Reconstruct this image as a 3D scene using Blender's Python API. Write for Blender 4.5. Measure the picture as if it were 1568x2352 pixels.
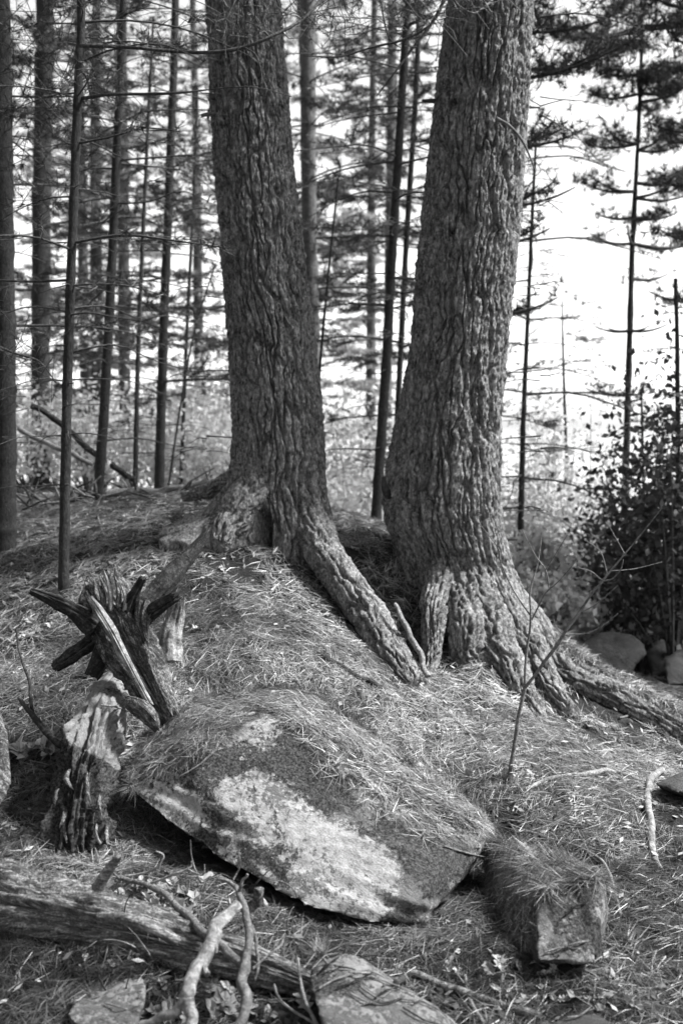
import bpy, bmesh, math, random
import numpy as np
from mathutils import Vector, Matrix
from mathutils.bvhtree import BVHTree

for o in list(bpy.data.objects): bpy.data.objects.remove(o)
S = bpy.context.scene
COL = S.collection
# ------------------------------------------------------------------ camera
PITCH = math.radians(5.0); CH = 1.6; F = 2287.0; W0, H0 = 784.0, 1176.0
cam = bpy.data.cameras.new('camera'); co = bpy.data.objects.new('camera', cam); COL.objects.link(co)
co.location = (0, 0, CH); co.rotation_euler = (math.pi/2 - PITCH, 0, 0)
cam.sensor_fit = 'VERTICAL'; cam.sensor_height = 36; cam.lens = 36*F/2352.0
cam.clip_start = 0.05; cam.clip_end = 6000
cam.dof.use_dof = True; cam.dof.focus_distance = 4.2; cam.dof.aperture_fstop = 2.2
S.camera = co
# ------------------------------------------------------------------ light
SUN_EL, SUN_AZ = 50.0, 84.0      # azimuth: clockwise from the view direction (+y)
wd = bpy.data.worlds.new('World'); S.world = wd; wd.use_nodes = True
nt = wd.node_tree; nt.nodes.clear()
sky = nt.nodes.new('ShaderNodeTexSky'); sky.sky_type = 'NISHITA'; sky.sun_disc = False
sky.sun_elevation = math.radians(SUN_EL); sky.sun_rotation = math.radians(SUN_AZ)
sky.air_density = 1.0; sky.dust_density = 1.5
bw = nt.nodes.new('ShaderNodeRGBToBW'); bg = nt.nodes.new('ShaderNodeBackground'); wo = nt.nodes.new('ShaderNodeOutputWorld')
bg.inputs[1].default_value = 0.10
nt.links.new(sky.outputs[0], bw.inputs[0]); nt.links.new(bw.outputs[0], bg.inputs[0]); nt.links.new(bg.outputs[0], wo.inputs[0])
sl = bpy.data.lights.new('sun', 'SUN'); sl.energy = 2.5; sl.angle = math.radians(12.0); sl.color = (1, 1, 1)
so = bpy.data.objects.new('sun', sl); COL.objects.link(so)
_az, _el = math.radians(SUN_AZ), math.radians(SUN_EL)
sd = Vector((math.sin(_az)*math.cos(_el), math.cos(_az)*math.cos(_el), math.sin(_el)))
so.rotation_euler = sd.to_track_quat('Z', 'Y').to_euler()
S.view_settings.view_transform = 'Standard'; S.view_settings.look = 'None'
S.view_settings.exposure = 2.15; S.view_settings.gamma = 1.0; S.view_settings.use_curve_mapping = False

# ------------------------------------------------------------------ helpers
RNG = np.random.default_rng(7)
cp, sp_ = math.cos(PITCH), math.sin(PITCH)
def at(px, py, t):
    """point at depth t on the line of sight of a place in the photograph"""
    u = (px-W0)/F*t; v = (H0-py)/F*t
    return np.array((u, cp*t + sp_*v, CH - sp_*t + cp*v))
def ray(px, py):
    d = at(px, py, 1.0) - np.array((0, 0, CH)); return Vector(d).normalized()

def proj(C):
    d = C-np.array((0, 0, CH)); t = d@np.array((0, cp, -sp_)); u = d[:, 0]/t; v = (d@np.array((0, sp_, cp)))/t; return W0+u*F, H0-v*F
def tag(o, label=None, cat=None, group=None, kind=None):
    if label: o['label'] = label
    if cat: o['category'] = cat
    if group: o['group'] = group
    if kind: o['kind'] = kind
    return o
def thing(name, label, cat, loc=(0, 0, 0), group=None):
    o = bpy.data.objects.new(name, None); COL.objects.link(o); o.location = Vector(loc)
    o.empty_display_size = .1
    return tag(o, label, cat, group)
def mesh(name, V, Fc, mat, parent=None, smooth=True, attr=None):
    V = np.asarray(V, dtype=np.float32).reshape(-1, 3)
    if parent is not None:
        V = V - np.array(parent.location, dtype=np.float32)
    me = bpy.data.meshes.new(name)
    if isinstance(Fc, np.ndarray):
        k = Fc.shape[1]; n = Fc.shape[0]
        me.vertices.add(len(V)); me.vertices.foreach_set('co', V.ravel())
        me.loops.add(n*k); me.loops.foreach_set('vertex_index', Fc.astype(np.int32).ravel())
        me.polygons.add(n); me.polygons.foreach_set('loop_start', np.arange(0, n*k, k, dtype=np.int32))
        me.polygons.foreach_set('loop_total', np.full(n, k, dtype=np.int32))
        me.update(calc_edges=True)
    else:
        me.from_pydata([tuple(v) for v in V.tolist()], [], Fc); me.update()
    if attr is not None:
        a = me.attributes.new('tone', 'FLOAT', 'POINT'); a.data.foreach_set('value', np.asarray(attr, dtype=np.float32))
    me.materials.append(mat)
    if smooth: me.polygons.foreach_set('use_smooth', np.ones(len(me.polygons), dtype=bool))
    o = bpy.data.objects.new(name, me); COL.objects.link(o)
    if parent is not None: o.parent = parent
    return o

def _h(ix, iy, iz, seed):
    n = (ix.astype(np.uint32)*np.uint32(374761393) + iy.astype(np.uint32)*np.uint32(668265263)
         + iz.astype(np.uint32)*np.uint32(2147483647) + np.uint32((seed*1274126177) & 0xffffffff))
    n = (n ^ (n >> np.uint32(13))) * np.uint32(1274126177)
    n = (n ^ (n >> np.uint32(15))) * np.uint32(2246822519)
    n = n ^ (n >> np.uint32(16))
    return n.astype(np.float64)/4294967295.0
def vnoise(x, y, z, seed=0):
    x, y, z = np.broadcast_arrays(np.asarray(x, float), np.asarray(y, float), np.asarray(z, float))
    ix, iy, iz = np.floor(x).astype(np.int64), np.floor(y).astype(np.int64), np.floor(z).astype(np.int64)
    fx, fy, fz = x-ix, y-iy, z-iz
    fx, fy, fz = fx*fx*(3-2*fx), fy*fy*(3-2*fy), fz*fz*(3-2*fz)
    r = 0
    for a in (0, 1):
        for b in (0, 1):
            for c in (0, 1):
                w = (fx if a else 1-fx)*(fy if b else 1-fy)*(fz if c else 1-fz)
                r = r + w*_h(ix+a, iy+b, iz+c, seed)
    return r*2-1
def fbm(x, y, z, oct=4, seed=0, gain=.5):
    r = 0; a = 1; f = 1; t = 0
    for k in range(oct):
        r = r + a*vnoise(x*f, y*f, z*f, seed+k*17); t += a; a *= gain; f *= 2.03
    return r/t
def sstep(a, b, x):
    t = np.clip((x-a)/(b-a), 0, 1); return t*t*(3-2*t)

def bark(u, v, ncol, seed=0):
    """plates: u in columns (periodic ncol), v in rows. returns 0 (furrow) .. 1 (plate)"""
    u = u + .38*vnoise(0*u+3.1, v*1.3, seed+.5, seed+5) + .26*vnoise(u*.9, v*3.6, 0, seed+9) + .16*vnoise(u*1.7, v*9, 3, seed+10)
    v = v + .30*vnoise(u*1.4, v*2.0, 7, seed+11)
    iu, iv = np.floor(u).astype(np.int64), np.floor(v).astype(np.int64)
    f1 = np.full(u.shape, 9.); f2 = np.full(u.shape, 9.)
    for a in (-1, 0, 1):
        for b in (-2, -1, 0, 1, 2):
            cu, cv = iu+a, iv+b; cw = np.mod(cu, ncol)
            jx = .5 + .95*(_h(cw, cv, 0*cv, seed+1)-.5); jy = .5 + .9*(_h(cw, cv, 0*cv, seed+2)-.5)
            dx, dy = cu+jx-u, (cv+jy-v)*.62
            d = np.sqrt(dx*dx+dy*dy)
            m = d < f1; f2 = np.where(m, f1, np.minimum(f2, d)); f1 = np.where(m, d, f1)
    wv_ = .07 + .09*(1+vnoise(u*.9, v*1.7, 2, seed+12))
    return sstep(.0, 1.0, (f2-f1)/wv_), f1

def path(pts, n, smooth=True):
    P = np.array(pts, float); m = len(P)
    if m == 2 or not smooth:
        t = np.linspace(0, m-1, n); return np.stack([np.interp(t, np.arange(m), P[:, k]) for k in range(P.shape[1])], 1)
    t = np.linspace(0, m-1, n); i = np.clip(np.floor(t).astype(int), 0, m-2); f = (t-i)[:, None]
    p0 = P[np.clip(i-1, 0, m-1)]; p1 = P[i]; p2 = P[i+1]; p3 = P[np.clip(i+2, 0, m-1)]
    return .5*((2*p1)+(p2-p0)*f+(2*p0-5*p1+4*p2-p3)*f*f+(-p0+3*p1-3*p2+p3)*f**3)
def frames(C, up=None):
    T = np.gradient(C, axis=0); T /= np.linalg.norm(T, axis=1)[:, None]+1e-9
    n = np.array(up if up is not None else (0, 0, 1.)); 
    if abs(np.dot(n, T[0])) > .95: n = np.array((1., 0, 0))
    N = []
    for k in range(len(C)):
        n = n - np.dot(n, T[k])*T[k]; n /= np.linalg.norm(n)+1e-9; N.append(n)
    N = np.array(N); return T, N, np.cross(T, N)
def tube(C, R, ns, disp=None, flat=1.0, up=None, jag=(0, 0), seed=0, cap=True):
    """C (n,3), R (n,), disp(theta, s, r)-> radial offset"""
    C = np.asarray(C, float); R = np.asarray(R, float); n = len(C)
    T, N, B = frames(C, up)
    s = np.concatenate([[0], np.cumsum(np.linalg.norm(np.diff(C, axis=0), axis=1))])
    th = np.linspace(0, 2*math.pi, ns, endpoint=False)
    TH, SS = np.meshgrid(th, s); RR = np.repeat(R[:, None], ns, 1)
    d = disp(TH, SS, RR) if disp else 0
    rr = RR + d
    V = C[:, None, :] + rr[..., None]*(np.cos(TH)[..., None]*N[:, None, :]*flat + np.sin(TH)[..., None]*B[:, None, :])
    if jag[0] or jag[1]:
        j = np.abs(fbm(np.cos(th)*2.7, np.sin(th)*2.7, seed*3.3, 4, seed, .8))*2.2
        L = s[-1]
        w0 = np.clip(1-s/(L*.25+1e-6), 0, 1)[:, None]; w1 = np.clip((s-L*.75)/(L*.25+1e-6), 0, 1)[:, None]
        V = V + T[:, None, :]*((w0*jag[0]*-j[None, :]) + (w1*jag[1]*j[None, :]))[..., None]
    V = V.reshape(-1, 3)
    i = np.arange(n-1)[:, None]*ns; j = np.arange(ns)[None, :]; j2 = (j+1) % ns
    Q = np.stack([i+j, i+j2, i+ns+j2, i+ns+j], -1).reshape(-1, 4)
    if cap:
        a = len(V); V = np.vstack([V, C[0]-T[0]*0, C[-1]])
        if jag[1]: V[-1] = C[-1]-T[-1]*R[-1]*1.0
        jj = np.arange(ns); 
        c0 = np.stack([jj*0+a, (jj+1) % ns, jj, jj], -1); c1 = np.stack([jj*0+a+1, (n-1)*ns+jj, (n-1)*ns+(jj+1) % ns, (n-1)*ns+(jj+1) % ns], -1)
        tri = np.vstack([c0, c1])[:, :3]
        return V, [tuple(q) for q in Q.tolist()] + [tuple(q) for q in tri.tolist()]
    return V, Q
def simple_tube(pts, rad, ns=6, n=None, wob=0.0, seed=0):
    P = path(pts, n or max(2, len(pts)*3)); R = np.interp(np.linspace(0, 1, len(P)), np.linspace(0, 1, len(rad)), rad)
    if wob:
        k = np.arange(len(P))*.7
        P = P + wob*np.stack([vnoise(k, seed, 0, 3), vnoise(k, seed, 5, 4), vnoise(k, seed, 9, 5)], 1)
    th = np.linspace(0, 2*math.pi, ns, endpoint=False)
    T, N, B = frames(P)
    V = (P[:, None, :] + R[:, None, None]*(np.cos(th)[None, :, None]*N[:, None, :] + np.sin(th)[None, :, None]*B[:, None, :])).reshape(-1, 3)
    i = np.arange(len(P)-1)[:, None]*ns; j = np.arange(ns)[None, :]; j2 = (j+1) % ns
    return V, np.stack([i+j, i+j2, i+ns+j2, i+ns+j], -1).reshape(-1, 4)
class MB:
    def __init__(s): s.V = []; s.F = []; s.n = 0; s.A = []
    def add(s, V, Fc, a=None):
        s.V.append(np.asarray(V)); s.F.append(np.asarray(Fc)+s.n); s.n += len(V)
        if a is not None: s.A.append(a)
    def build(s, name, mat, parent=None, smooth=True):
        if not s.V: return None
        return mesh(name, np.vstack(s.V), np.vstack(s.F), mat, parent, smooth, np.concatenate(s.A) if s.A else None)

# ------------------------------------------------------------------ materials (the scene is in greys, like the monochrome photograph)
class NT:
    def __init__(s, name, rough=.9, spec=.2):
        s.m = bpy.data.materials.new(name); s.m.use_nodes = True; s.t = s.m.node_tree; s.N = s.t.nodes; s.L = s.t.links
        s.b = s.N['Principled BSDF']; s.b.inputs['Roughness'].default_value = rough; s.b.inputs['Specular IOR Level'].default_value = spec
        s.co = s.N.new('ShaderNodeTexCoord').outputs['Object']; s.h = []
    def lk(s, a, b): s.L.new(a, b)
    def map(s, scale=(1, 1, 1), rot=(0, 0, 0), src=None):
        m = s.N.new('ShaderNodeMapping')
        if any(rot): m.vector_type = 'TEXTURE'; scale = tuple(1/k for k in scale)
        m.inputs['Scale'].default_value = scale; m.inputs['Rotation'].default_value = rot
        s.lk(src or s.co, m.inputs[0]); return m.outputs[0]
    def noise(s, scale, detail=6, rough=.6, src=None, dist=0):
        n = s.N.new('ShaderNodeTexNoise'); n.inputs['Scale'].default_value = scale; n.inputs['Detail'].default_value = detail
        n.inputs['Roughness'].default_value = rough; n.inputs['Distortion'].default_value = dist
        s.lk(src or s.co, n.inputs['Vector']); return n.outputs['Fac']
    def vor(s, scale, feature='F1', src=None, rnd=1):
        n = s.N.new('ShaderNodeTexVoronoi'); n.feature = feature; n.inputs['Scale'].default_value = scale; n.inputs['Randomness'].default_value = rnd
        s.lk(src or s.co, n.inputs['Vector']); return n.outputs['Distance']
    def ramp(s, fac, stops, interp='LINEAR'):
        r = s.N.new('ShaderNodeValToRGB'); cr = r.color_ramp; cr.interpolation = interp
        while len(cr.elements) < len(stops): cr.elements.new(.5)
        for e, (p, c) in zip(cr.elements, stops): e.position = p; e.color = (c, c, c, 1)
        s.lk(fac, r.inputs[0]); return r.outputs[0]
    def mix(s, fac, a, b):
        m = s.N.new('ShaderNodeMix'); m.data_type = 'FLOAT'
        for k, v in ((0, fac), (2, a), (3, b)):
            if isinstance(v, (int, float)): m.inputs[k].default_value = v
            else: s.lk(v, m.inputs[k])
        return m.outputs[0]
    def math(s, op, a, b=0.0, c=None):
        m = s.N.new('ShaderNodeMath'); m.operation = op
        for k, v in enumerate((a, b)):
            if isinstance(v, (int, float)): m.inputs[k].default_value = v
            else: s.lk(v, m.inputs[k])
        return m.outputs[0]
    def attr(s, name):
        a = s.N.new('ShaderNodeAttribute'); a.attribute_name = name; return a.outputs['Fac']
    def color(s, v):
        if isinstance(v, (int, float)): s.b.inputs['Base Color'].default_value = (v, v, v, 1)
        else: s.lk(v, s.b.inputs['Base Color'])
    def bump(s, h, dist=.01, strength=1.0):
        b = s.N.new('ShaderNodeBump'); b.inputs['Distance'].default_value = dist; b.inputs['Strength'].default_value = strength
        s.lk(h, b.inputs['Height'])
        if s.h: s.lk(s.h[-1], b.inputs['Normal'])
        s.h.append(b.outputs[0]); s.lk(b.outputs[0], s.b.inputs['Normal'])
    def translucent(s, amount):
        tr = s.N.new('ShaderNodeBsdfTranslucent'); mx = s.N.new('ShaderNodeMixShader'); mx.inputs[0].default_value = amount
        bc = s.b.inputs['Base Color']
        if bc.is_linked: s.lk(bc.links[0].from_socket, tr.inputs[0])
        else: tr.inputs[0].default_value = bc.default_value
        out = s.N['Material Output']; s.lk(s.b.outputs[0], mx.inputs[1]); s.lk(tr.outputs[0], mx.inputs[2]); s.lk(mx.outputs[0], out.inputs[0])

def mat_bark(name, lo, hi, scale=1.0):
    m = NT(name, .85, .25)
    n1 = m.noise(9*scale, 6, .65); n2 = m.noise(70*scale, 5, .7, m.map((1, 1, .45)))
    n3 = m.noise(22*scale, 6, .7, m.map((1, 1, .4)), .6)
    f = m.math('ADD', m.math('MULTIPLY', n1, .3), m.math('MULTIPLY', n2, .7))
    c = m.ramp(f, [(.38, lo), (.50, (lo+hi)*.42), (.62, hi)])
    # crusts of pale lichen on the plates
    l = m.ramp(m.noise(34*scale, 5, .7), [(.58, 0), (.66, 1)])
    c = m.mix(m.math('MULTIPLY', l, .55), c, min(.5, hi*1.5)); m.color(c)
    m.bump(n3, .02*1.0, .6); m.bump(n2, .008, .8); return m.m
M = {}
M['bark'] = mat_bark('pine_bark', .014, .30)
M['bark_thin'] = mat_bark('sapling_bark', .010, .05, 1.5)
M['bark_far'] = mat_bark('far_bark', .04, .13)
def mat_wood(name, lo, mid, hi, sc=60, axis=(1, 1, .1), rot=(0, 0, 0)):
    m = NT(name, .8, .2); g = m.noise(sc, 7, .7, m.map(axis, rot), .4); p = m.noise(7, 5, .6); q = m.noise(130, 3, .6)
    f = m.math('ADD', m.math('MULTIPLY', g, .55), m.math('ADD', m.math('MULTIPLY', p, .2), m.math('MULTIPLY', q, .25)))
    m.color(m.ramp(f, [(.39, lo), (.5, mid), (.6, hi)])); m.bump(g, .012, .9); m.bump(q, .003, .5); return m.m
M['log'] = mat_wood('weathered_log_wood', .03, .12, .42, 70, (.1, 1, 1), (0, .22, .12))
M['snag'] = mat_wood('snag_wood', .014, .06, .27, 75, (1, 1, .2), (0, math.radians(-35), 0))
M['snag_dark'] = mat_wood('dark_snag_wood', .008, .022, .07, 60, (.6, .6, .6))
M['pale_wood'] = mat_wood('pale_wood', .06, .18, .36, 60, (.5, .5, .5))
M['stick'] = mat_wood('stick_bark', .08, .2, .36, 60, (.6, .6, .6))
M['twig'] = mat_wood('twig_bark', .06, .14, .26, 60, (1, 1, 1))
M['twig_dark'] = mat_wood('dark_twig_bark', .03, .06, .12, 60, (1, 1, 1))
M['rotten'] = mat_wood('rotten_wood', .02, .07, .28, 35, (1, 1, .35))

def mat_ground():
    m = NT('forest_floor', .95, .1)
    n = m.noise(14, 8, .7); q = m.noise(90, 5, .7)
    m.color(m.ramp(m.math('ADD', m.math('MULTIPLY', n, .5), m.math('MULTIPLY', q, .5)), [(.35, .006), (.5, .02), (.66, .06)]))
    m.bump(q, .012, 1); return m.m
M['ground'] = mat_ground()
def mat_tone(name, lo, hi, rough=.6, spec=.35, tr=0):
    m = NT(name, rough, spec); a = m.attr('tone'); m.color(m.ramp(a, [(0, lo), (1, hi)]))
    if tr: m.translucent(tr)
    return m.m
M['needle'] = mat_tone('dead_pine_needles', .008, .46, .42, .5)
M['needle_live'] = mat_tone('green_pine_needles', .02, .09, .5, .3, .2)
M['needle_hazed'] = mat_tone('hazed_pine_needles', .2, .5, .5, .4, .5)  # distance haze put into the colour of the far needles
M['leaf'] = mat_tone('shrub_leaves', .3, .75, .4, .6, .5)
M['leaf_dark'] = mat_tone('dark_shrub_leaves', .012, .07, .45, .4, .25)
M['crumb'] = mat_tone('bark_crumbs', .02, .4, .8, .2)
M['dry_leaf'] = mat_tone('dry_leaves', .12, .36, .7, .3, .1)

def mat_boulder(name, face=True, dark=.035, mid=.2, pale=.5, streak=(0, math.radians(32), 0), cover=.0):
    m = NT(name, .9, .2)
    st = m.map((.35, 1, 1.6), streak)
    stn = m.noise(26, 7, .7, st, .3); big = m.noise(3.1, 6, .66, m.map((.8, 1, 1.25), streak), .5); grain = m.noise(150, 4, .75)
    fine = m.noise(46, 6, .75)
    base = m.ramp(m.math('ADD', m.math('MULTIPLY', stn, .55), m.math('MULTIPLY', grain, .45)), [(.36, dark*1.6), (.5, mid), (.64, mid*1.7)])
    # pale crustose lichen, in cracked patches
    cr = m.vor(24, 'DISTANCE_TO_EDGE', m.map((1, 1, 1)))
    pt = m.math('MULTIPLY', m.attr('patch'), .10); e = m.math('ADD', m.math('ADD', m.math('MULTIPLY', big, .8), .1), m.math('ADD', pt, m.math('MULTIPLY', m.math('SUBTRACT', fine, .5), .7)))
    lp = m.ramp(e, [(.485+cover, 0), (.51+cover, 1)])
    pc = m.ramp(m.math('ADD', m.math('MULTIPLY', fine, .4), m.math('ADD', m.math('MULTIPLY', grain, .3), m.math('MULTIPLY', stn, .3))), [(.36, pale*.35), (.5, pale*.85), (.62, pale*1.25)])
    pc = m.mix(m.ramp(m.math('ADD', cr, m.math('MULTIPLY', m.noise(17, 4, .7), .12)), [(.04, .55), (.075, 0)]), pc, .06)
    c = m.mix(lp, base, pc)
    # black rock tripe and moss, in ragged patches
    big2 = m.noise(4.3, 5, .62, m.map((.7, 1, 1.4), streak), .4)
    e2 = m.math('ADD', m.math('SUBTRACT', big2, pt), m.math('MULTIPLY', m.math('SUBTRACT', m.noise(60, 5, .8), .5), .5))
    dk = m.ramp(e2, [(.53, 0), (.56, 1)])
    c = m.mix(dk, c, m.ramp(m.noise(110, 3, .7), [(.4, .015), (.62, .09)]))
    m.color(c)
    m.bump(stn, .02, .7); m.bump(fine, .008, .7); m.bump(grain, .003, .8); m.bump(m.math('MULTIPLY', lp, 1.0), .003, .6); m.bump(dk, .006, .8)
    return m.m
M['boulder'] = mat_boulder('lichened_boulder', cover=-.015, pale=.32, mid=.12)
M['rock'] = mat_boulder('grey_rock', mid=.13, pale=.24, streak=(0, math.radians(75), 0), cover=.03)
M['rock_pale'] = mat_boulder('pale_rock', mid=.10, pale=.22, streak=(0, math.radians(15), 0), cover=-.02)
M['rock_dark'] = mat_boulder('dark_rock', mid=.05, pale=.1, cover=.08)
def mat_water():
    m = NT('lake_water', .03, .5); m.color(.05); m.bump(m.noise(.8, 3, .5), .02, .15); return m.m
M['water'] = mat_water()

# ------------------------------------------------------------------ terrain
A = []
for px, py, t in [(0,2352,2.9),(400,2352,2.85),(800,2352,2.85),(1200,2352,2.85),(1568,2352,2.85),
    (0,2190,3.1),(300,2230,3.0),(30,1930,3.6),(30,1600,4.6),(30,1400,5.6),(30,1225,7.2),(150,1160,8.5),(300,1140,9),
    (440,1230,6.2),(440,1310,5.6),(280,1330,5.5),(500,1450,4.95),(600,1520,4.65),(300,1520,4.7),(150,1450,5.2),(400,1132,8.2),
    (590,1268,5.92),(750,1400,5.5),(700,1310,5.8),(800,1200,6.9),(900,1540,5.1),(985,1525,5.6),(850,1350,5.95),(920,1265,6.25),
    (1100,1530,5.55),(1200,1610,5.3),(1000,1650,4.75),(1150,1800,4.3),(880,1700,4.45),(1300,1668,5.35),(1400,1800,4.4),(1568,1775,5.1),
    (1568,1728,5.65),(1450,1668,5.65),(1350,1618,5.7),(1270,1575,5.75),(1568,1590,8),(1400,1568,6.6),(1400,1556,8),(1310,1515,7.3),(1500,1612,7),(1400,1548,10),(1480,1560,9.5),(1200,1960,3.95),(1450,2000,3.7),(1450,2200,3.15),(1300,2205,3.08),
    (1080,2110,3.42),(850,2150,3.32),(480,2010,3.5),(250,1940,3.65),(380,2000,3.5),(560,2150,3.2),(760,2150,3.3),(1000,1960,4.1),(700,1900,4.2)]:
    A.append(at(px, py, t))
for p in [(-6,4,.6),(-6,8,1.05),(-10,12,1.2),(-5,12,.9),(-3,16,.3),(-12,22,0),(-6,25,-1.5),(.3,8.5,.72),(0,12,.0),(0,20,-1.9),(3,14,-1.4),
          (6,12,-1.5),(5,8,-.7),(5,5,-.3),(6,2,-.3),(3,20,-2.3),(0,30,-3.4),(15,30,-3.4),(-15,35,-2.9),(20,15,-2.8),(25,5,-1.5),(-20,10,1.5),
          (-15,0,1),(0,-15,0),(15,-10,-.5),(-25,-10,1.5),(0,0,-.15),(2.5,0,-.15),(-2.5,0,-.1),(-5,2,.2),(1.6,10,-.2),(1.3,7.2,.35),(30,30,-3.4),(-30,30,-1.5),(-30,-20,1),(30,-20,-1)]:
    A.append(np.array(p, float))
A = np.array(A)
def _tps(r2): return .5*r2*np.log(r2+1e-9)
n_ = len(A); r2 = ((A[:, None, :2]-A[None, :, :2])**2).sum(-1)
K = np.zeros((n_+3, n_+3)); K[:n_, :n_] = _tps(r2) + np.eye(n_)*.004; K[:n_, n_] = 1; K[:n_, n_+1:] = A[:, :2]; K[n_, :n_] = 1; K[n_+1:, :n_] = A[:, :2].T
sol = np.linalg.solve(K, np.concatenate([A[:, 2], [0, 0, 0]]))
def height(x, y):
    x, y = np.broadcast_arrays(np.asarray(x, float), np.asarray(y, float)); sh = x.shape
    x = x.ravel(); y = y.ravel(); xc = np.clip(x, -30, 30); yc = np.clip(y, -20, 35)
    z = sol[n_] + sol[n_+1]*xc + sol[n_+2]*yc
    for k in range(n_): z = z + sol[k]*_tps((xc-A[k, 0])**2+(yc-A[k, 1])**2)
    z = z + .035*fbm(x*2.2, y*2.2, 0, 3, 11) + .022*fbm(x*4.3, y*4.3, 5, 2, 31) + .024*fbm(x*8, y*8, 0, 3, 21)
    far = sstep(26, 40, y); z = z*(1-far) + far*np.minimum(z, -3.6)
    return z.reshape(sh)
def axis(a, b, step, lo, hi, g=1.22):
    m = np.arange(a, b+1e-6, step); L = [a]; s = step
    while L[-1] > lo: s *= g; L.append(L[-1]-s)
    R = [b]; s = step
    while R[-1] < hi: s *= g; R.append(R[-1]+s)
    return np.concatenate([L[:0:-1], m, R[1:]])
gx = axis(-2.7, 3.0, .03, -900, 900); gy = axis(2.2, 9.4, .03, -300, 1500)
GX, GY = np.meshgrid(gx, gy); GZ = height(GX, GY)
TV = np.stack([GX, GY, GZ], -1).reshape(-1, 3); nx_, ny_ = len(gx), len(gy)
ii = np.arange(ny_-1)[:, None]*nx_ + np.arange(nx_-1)[None, :]
TF = np.stack([ii, ii+1, ii+nx_+1, ii+nx_], -1).reshape(-1, 4)
tag(mesh('ground', TV, TF, M['ground']), kind='structure')
HX, HY = np.meshgrid(np.arange(-9, 9, .04), np.arange(-2, 22, .04)); HZ = height(HX, HY)
def hz(x, y):
    fx = np.clip((np.asarray(x)+9)/.04, 0, HZ.shape[1]-2.001); fy = np.clip((np.asarray(y)+2)/.04, 0, HZ.shape[0]-2.001)
    ix = fx.astype(int); iy = fy.astype(int); fx = fx-ix; fy = fy-iy
    return (HZ[iy, ix]*(1-fx)*(1-fy)+HZ[iy, ix+1]*fx*(1-fy)+HZ[iy+1, ix]*(1-fx)*fy+HZ[iy+1, ix+1]*fx*fy)
def hn(x, y):
    e = .03; n = np.stack([hz(x-e, y)-hz(x+e, y), hz(x, y-e)-hz(x, y+e), 2*e+0*np.asarray(x)], -1)
    return n/np.linalg.norm(n, axis=-1)[..., None]
wv = np.array([(-1500, 16, -2.6), (1500, 16, -2.6), (1500, 3000, -2.6), (-1500, 3000, -2.6)], float)
tag(mesh('lake_water', wv, np.array([[0, 1, 2, 3]]), M['water']), kind='structure')

SURF = [BVHTree.FromPolygons([tuple(v) for v in TV.tolist()], [tuple(f) for f in TF.tolist()])]
def cast(px, py):
    o = Vector((0, 0, CH)); d = ray(px, py); best = None
    for b in SURF:
        h = b.location and None if False else b.ray_cast(o, d)
        if h[0] is not None and (best is None or h[3] < best[1]): best = (h[0], h[3], h[1])
    return (np.array(best[0]), np.array(best[2])) if best else (at(px, py, 5), np.array((0, 0, 1)))

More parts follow.
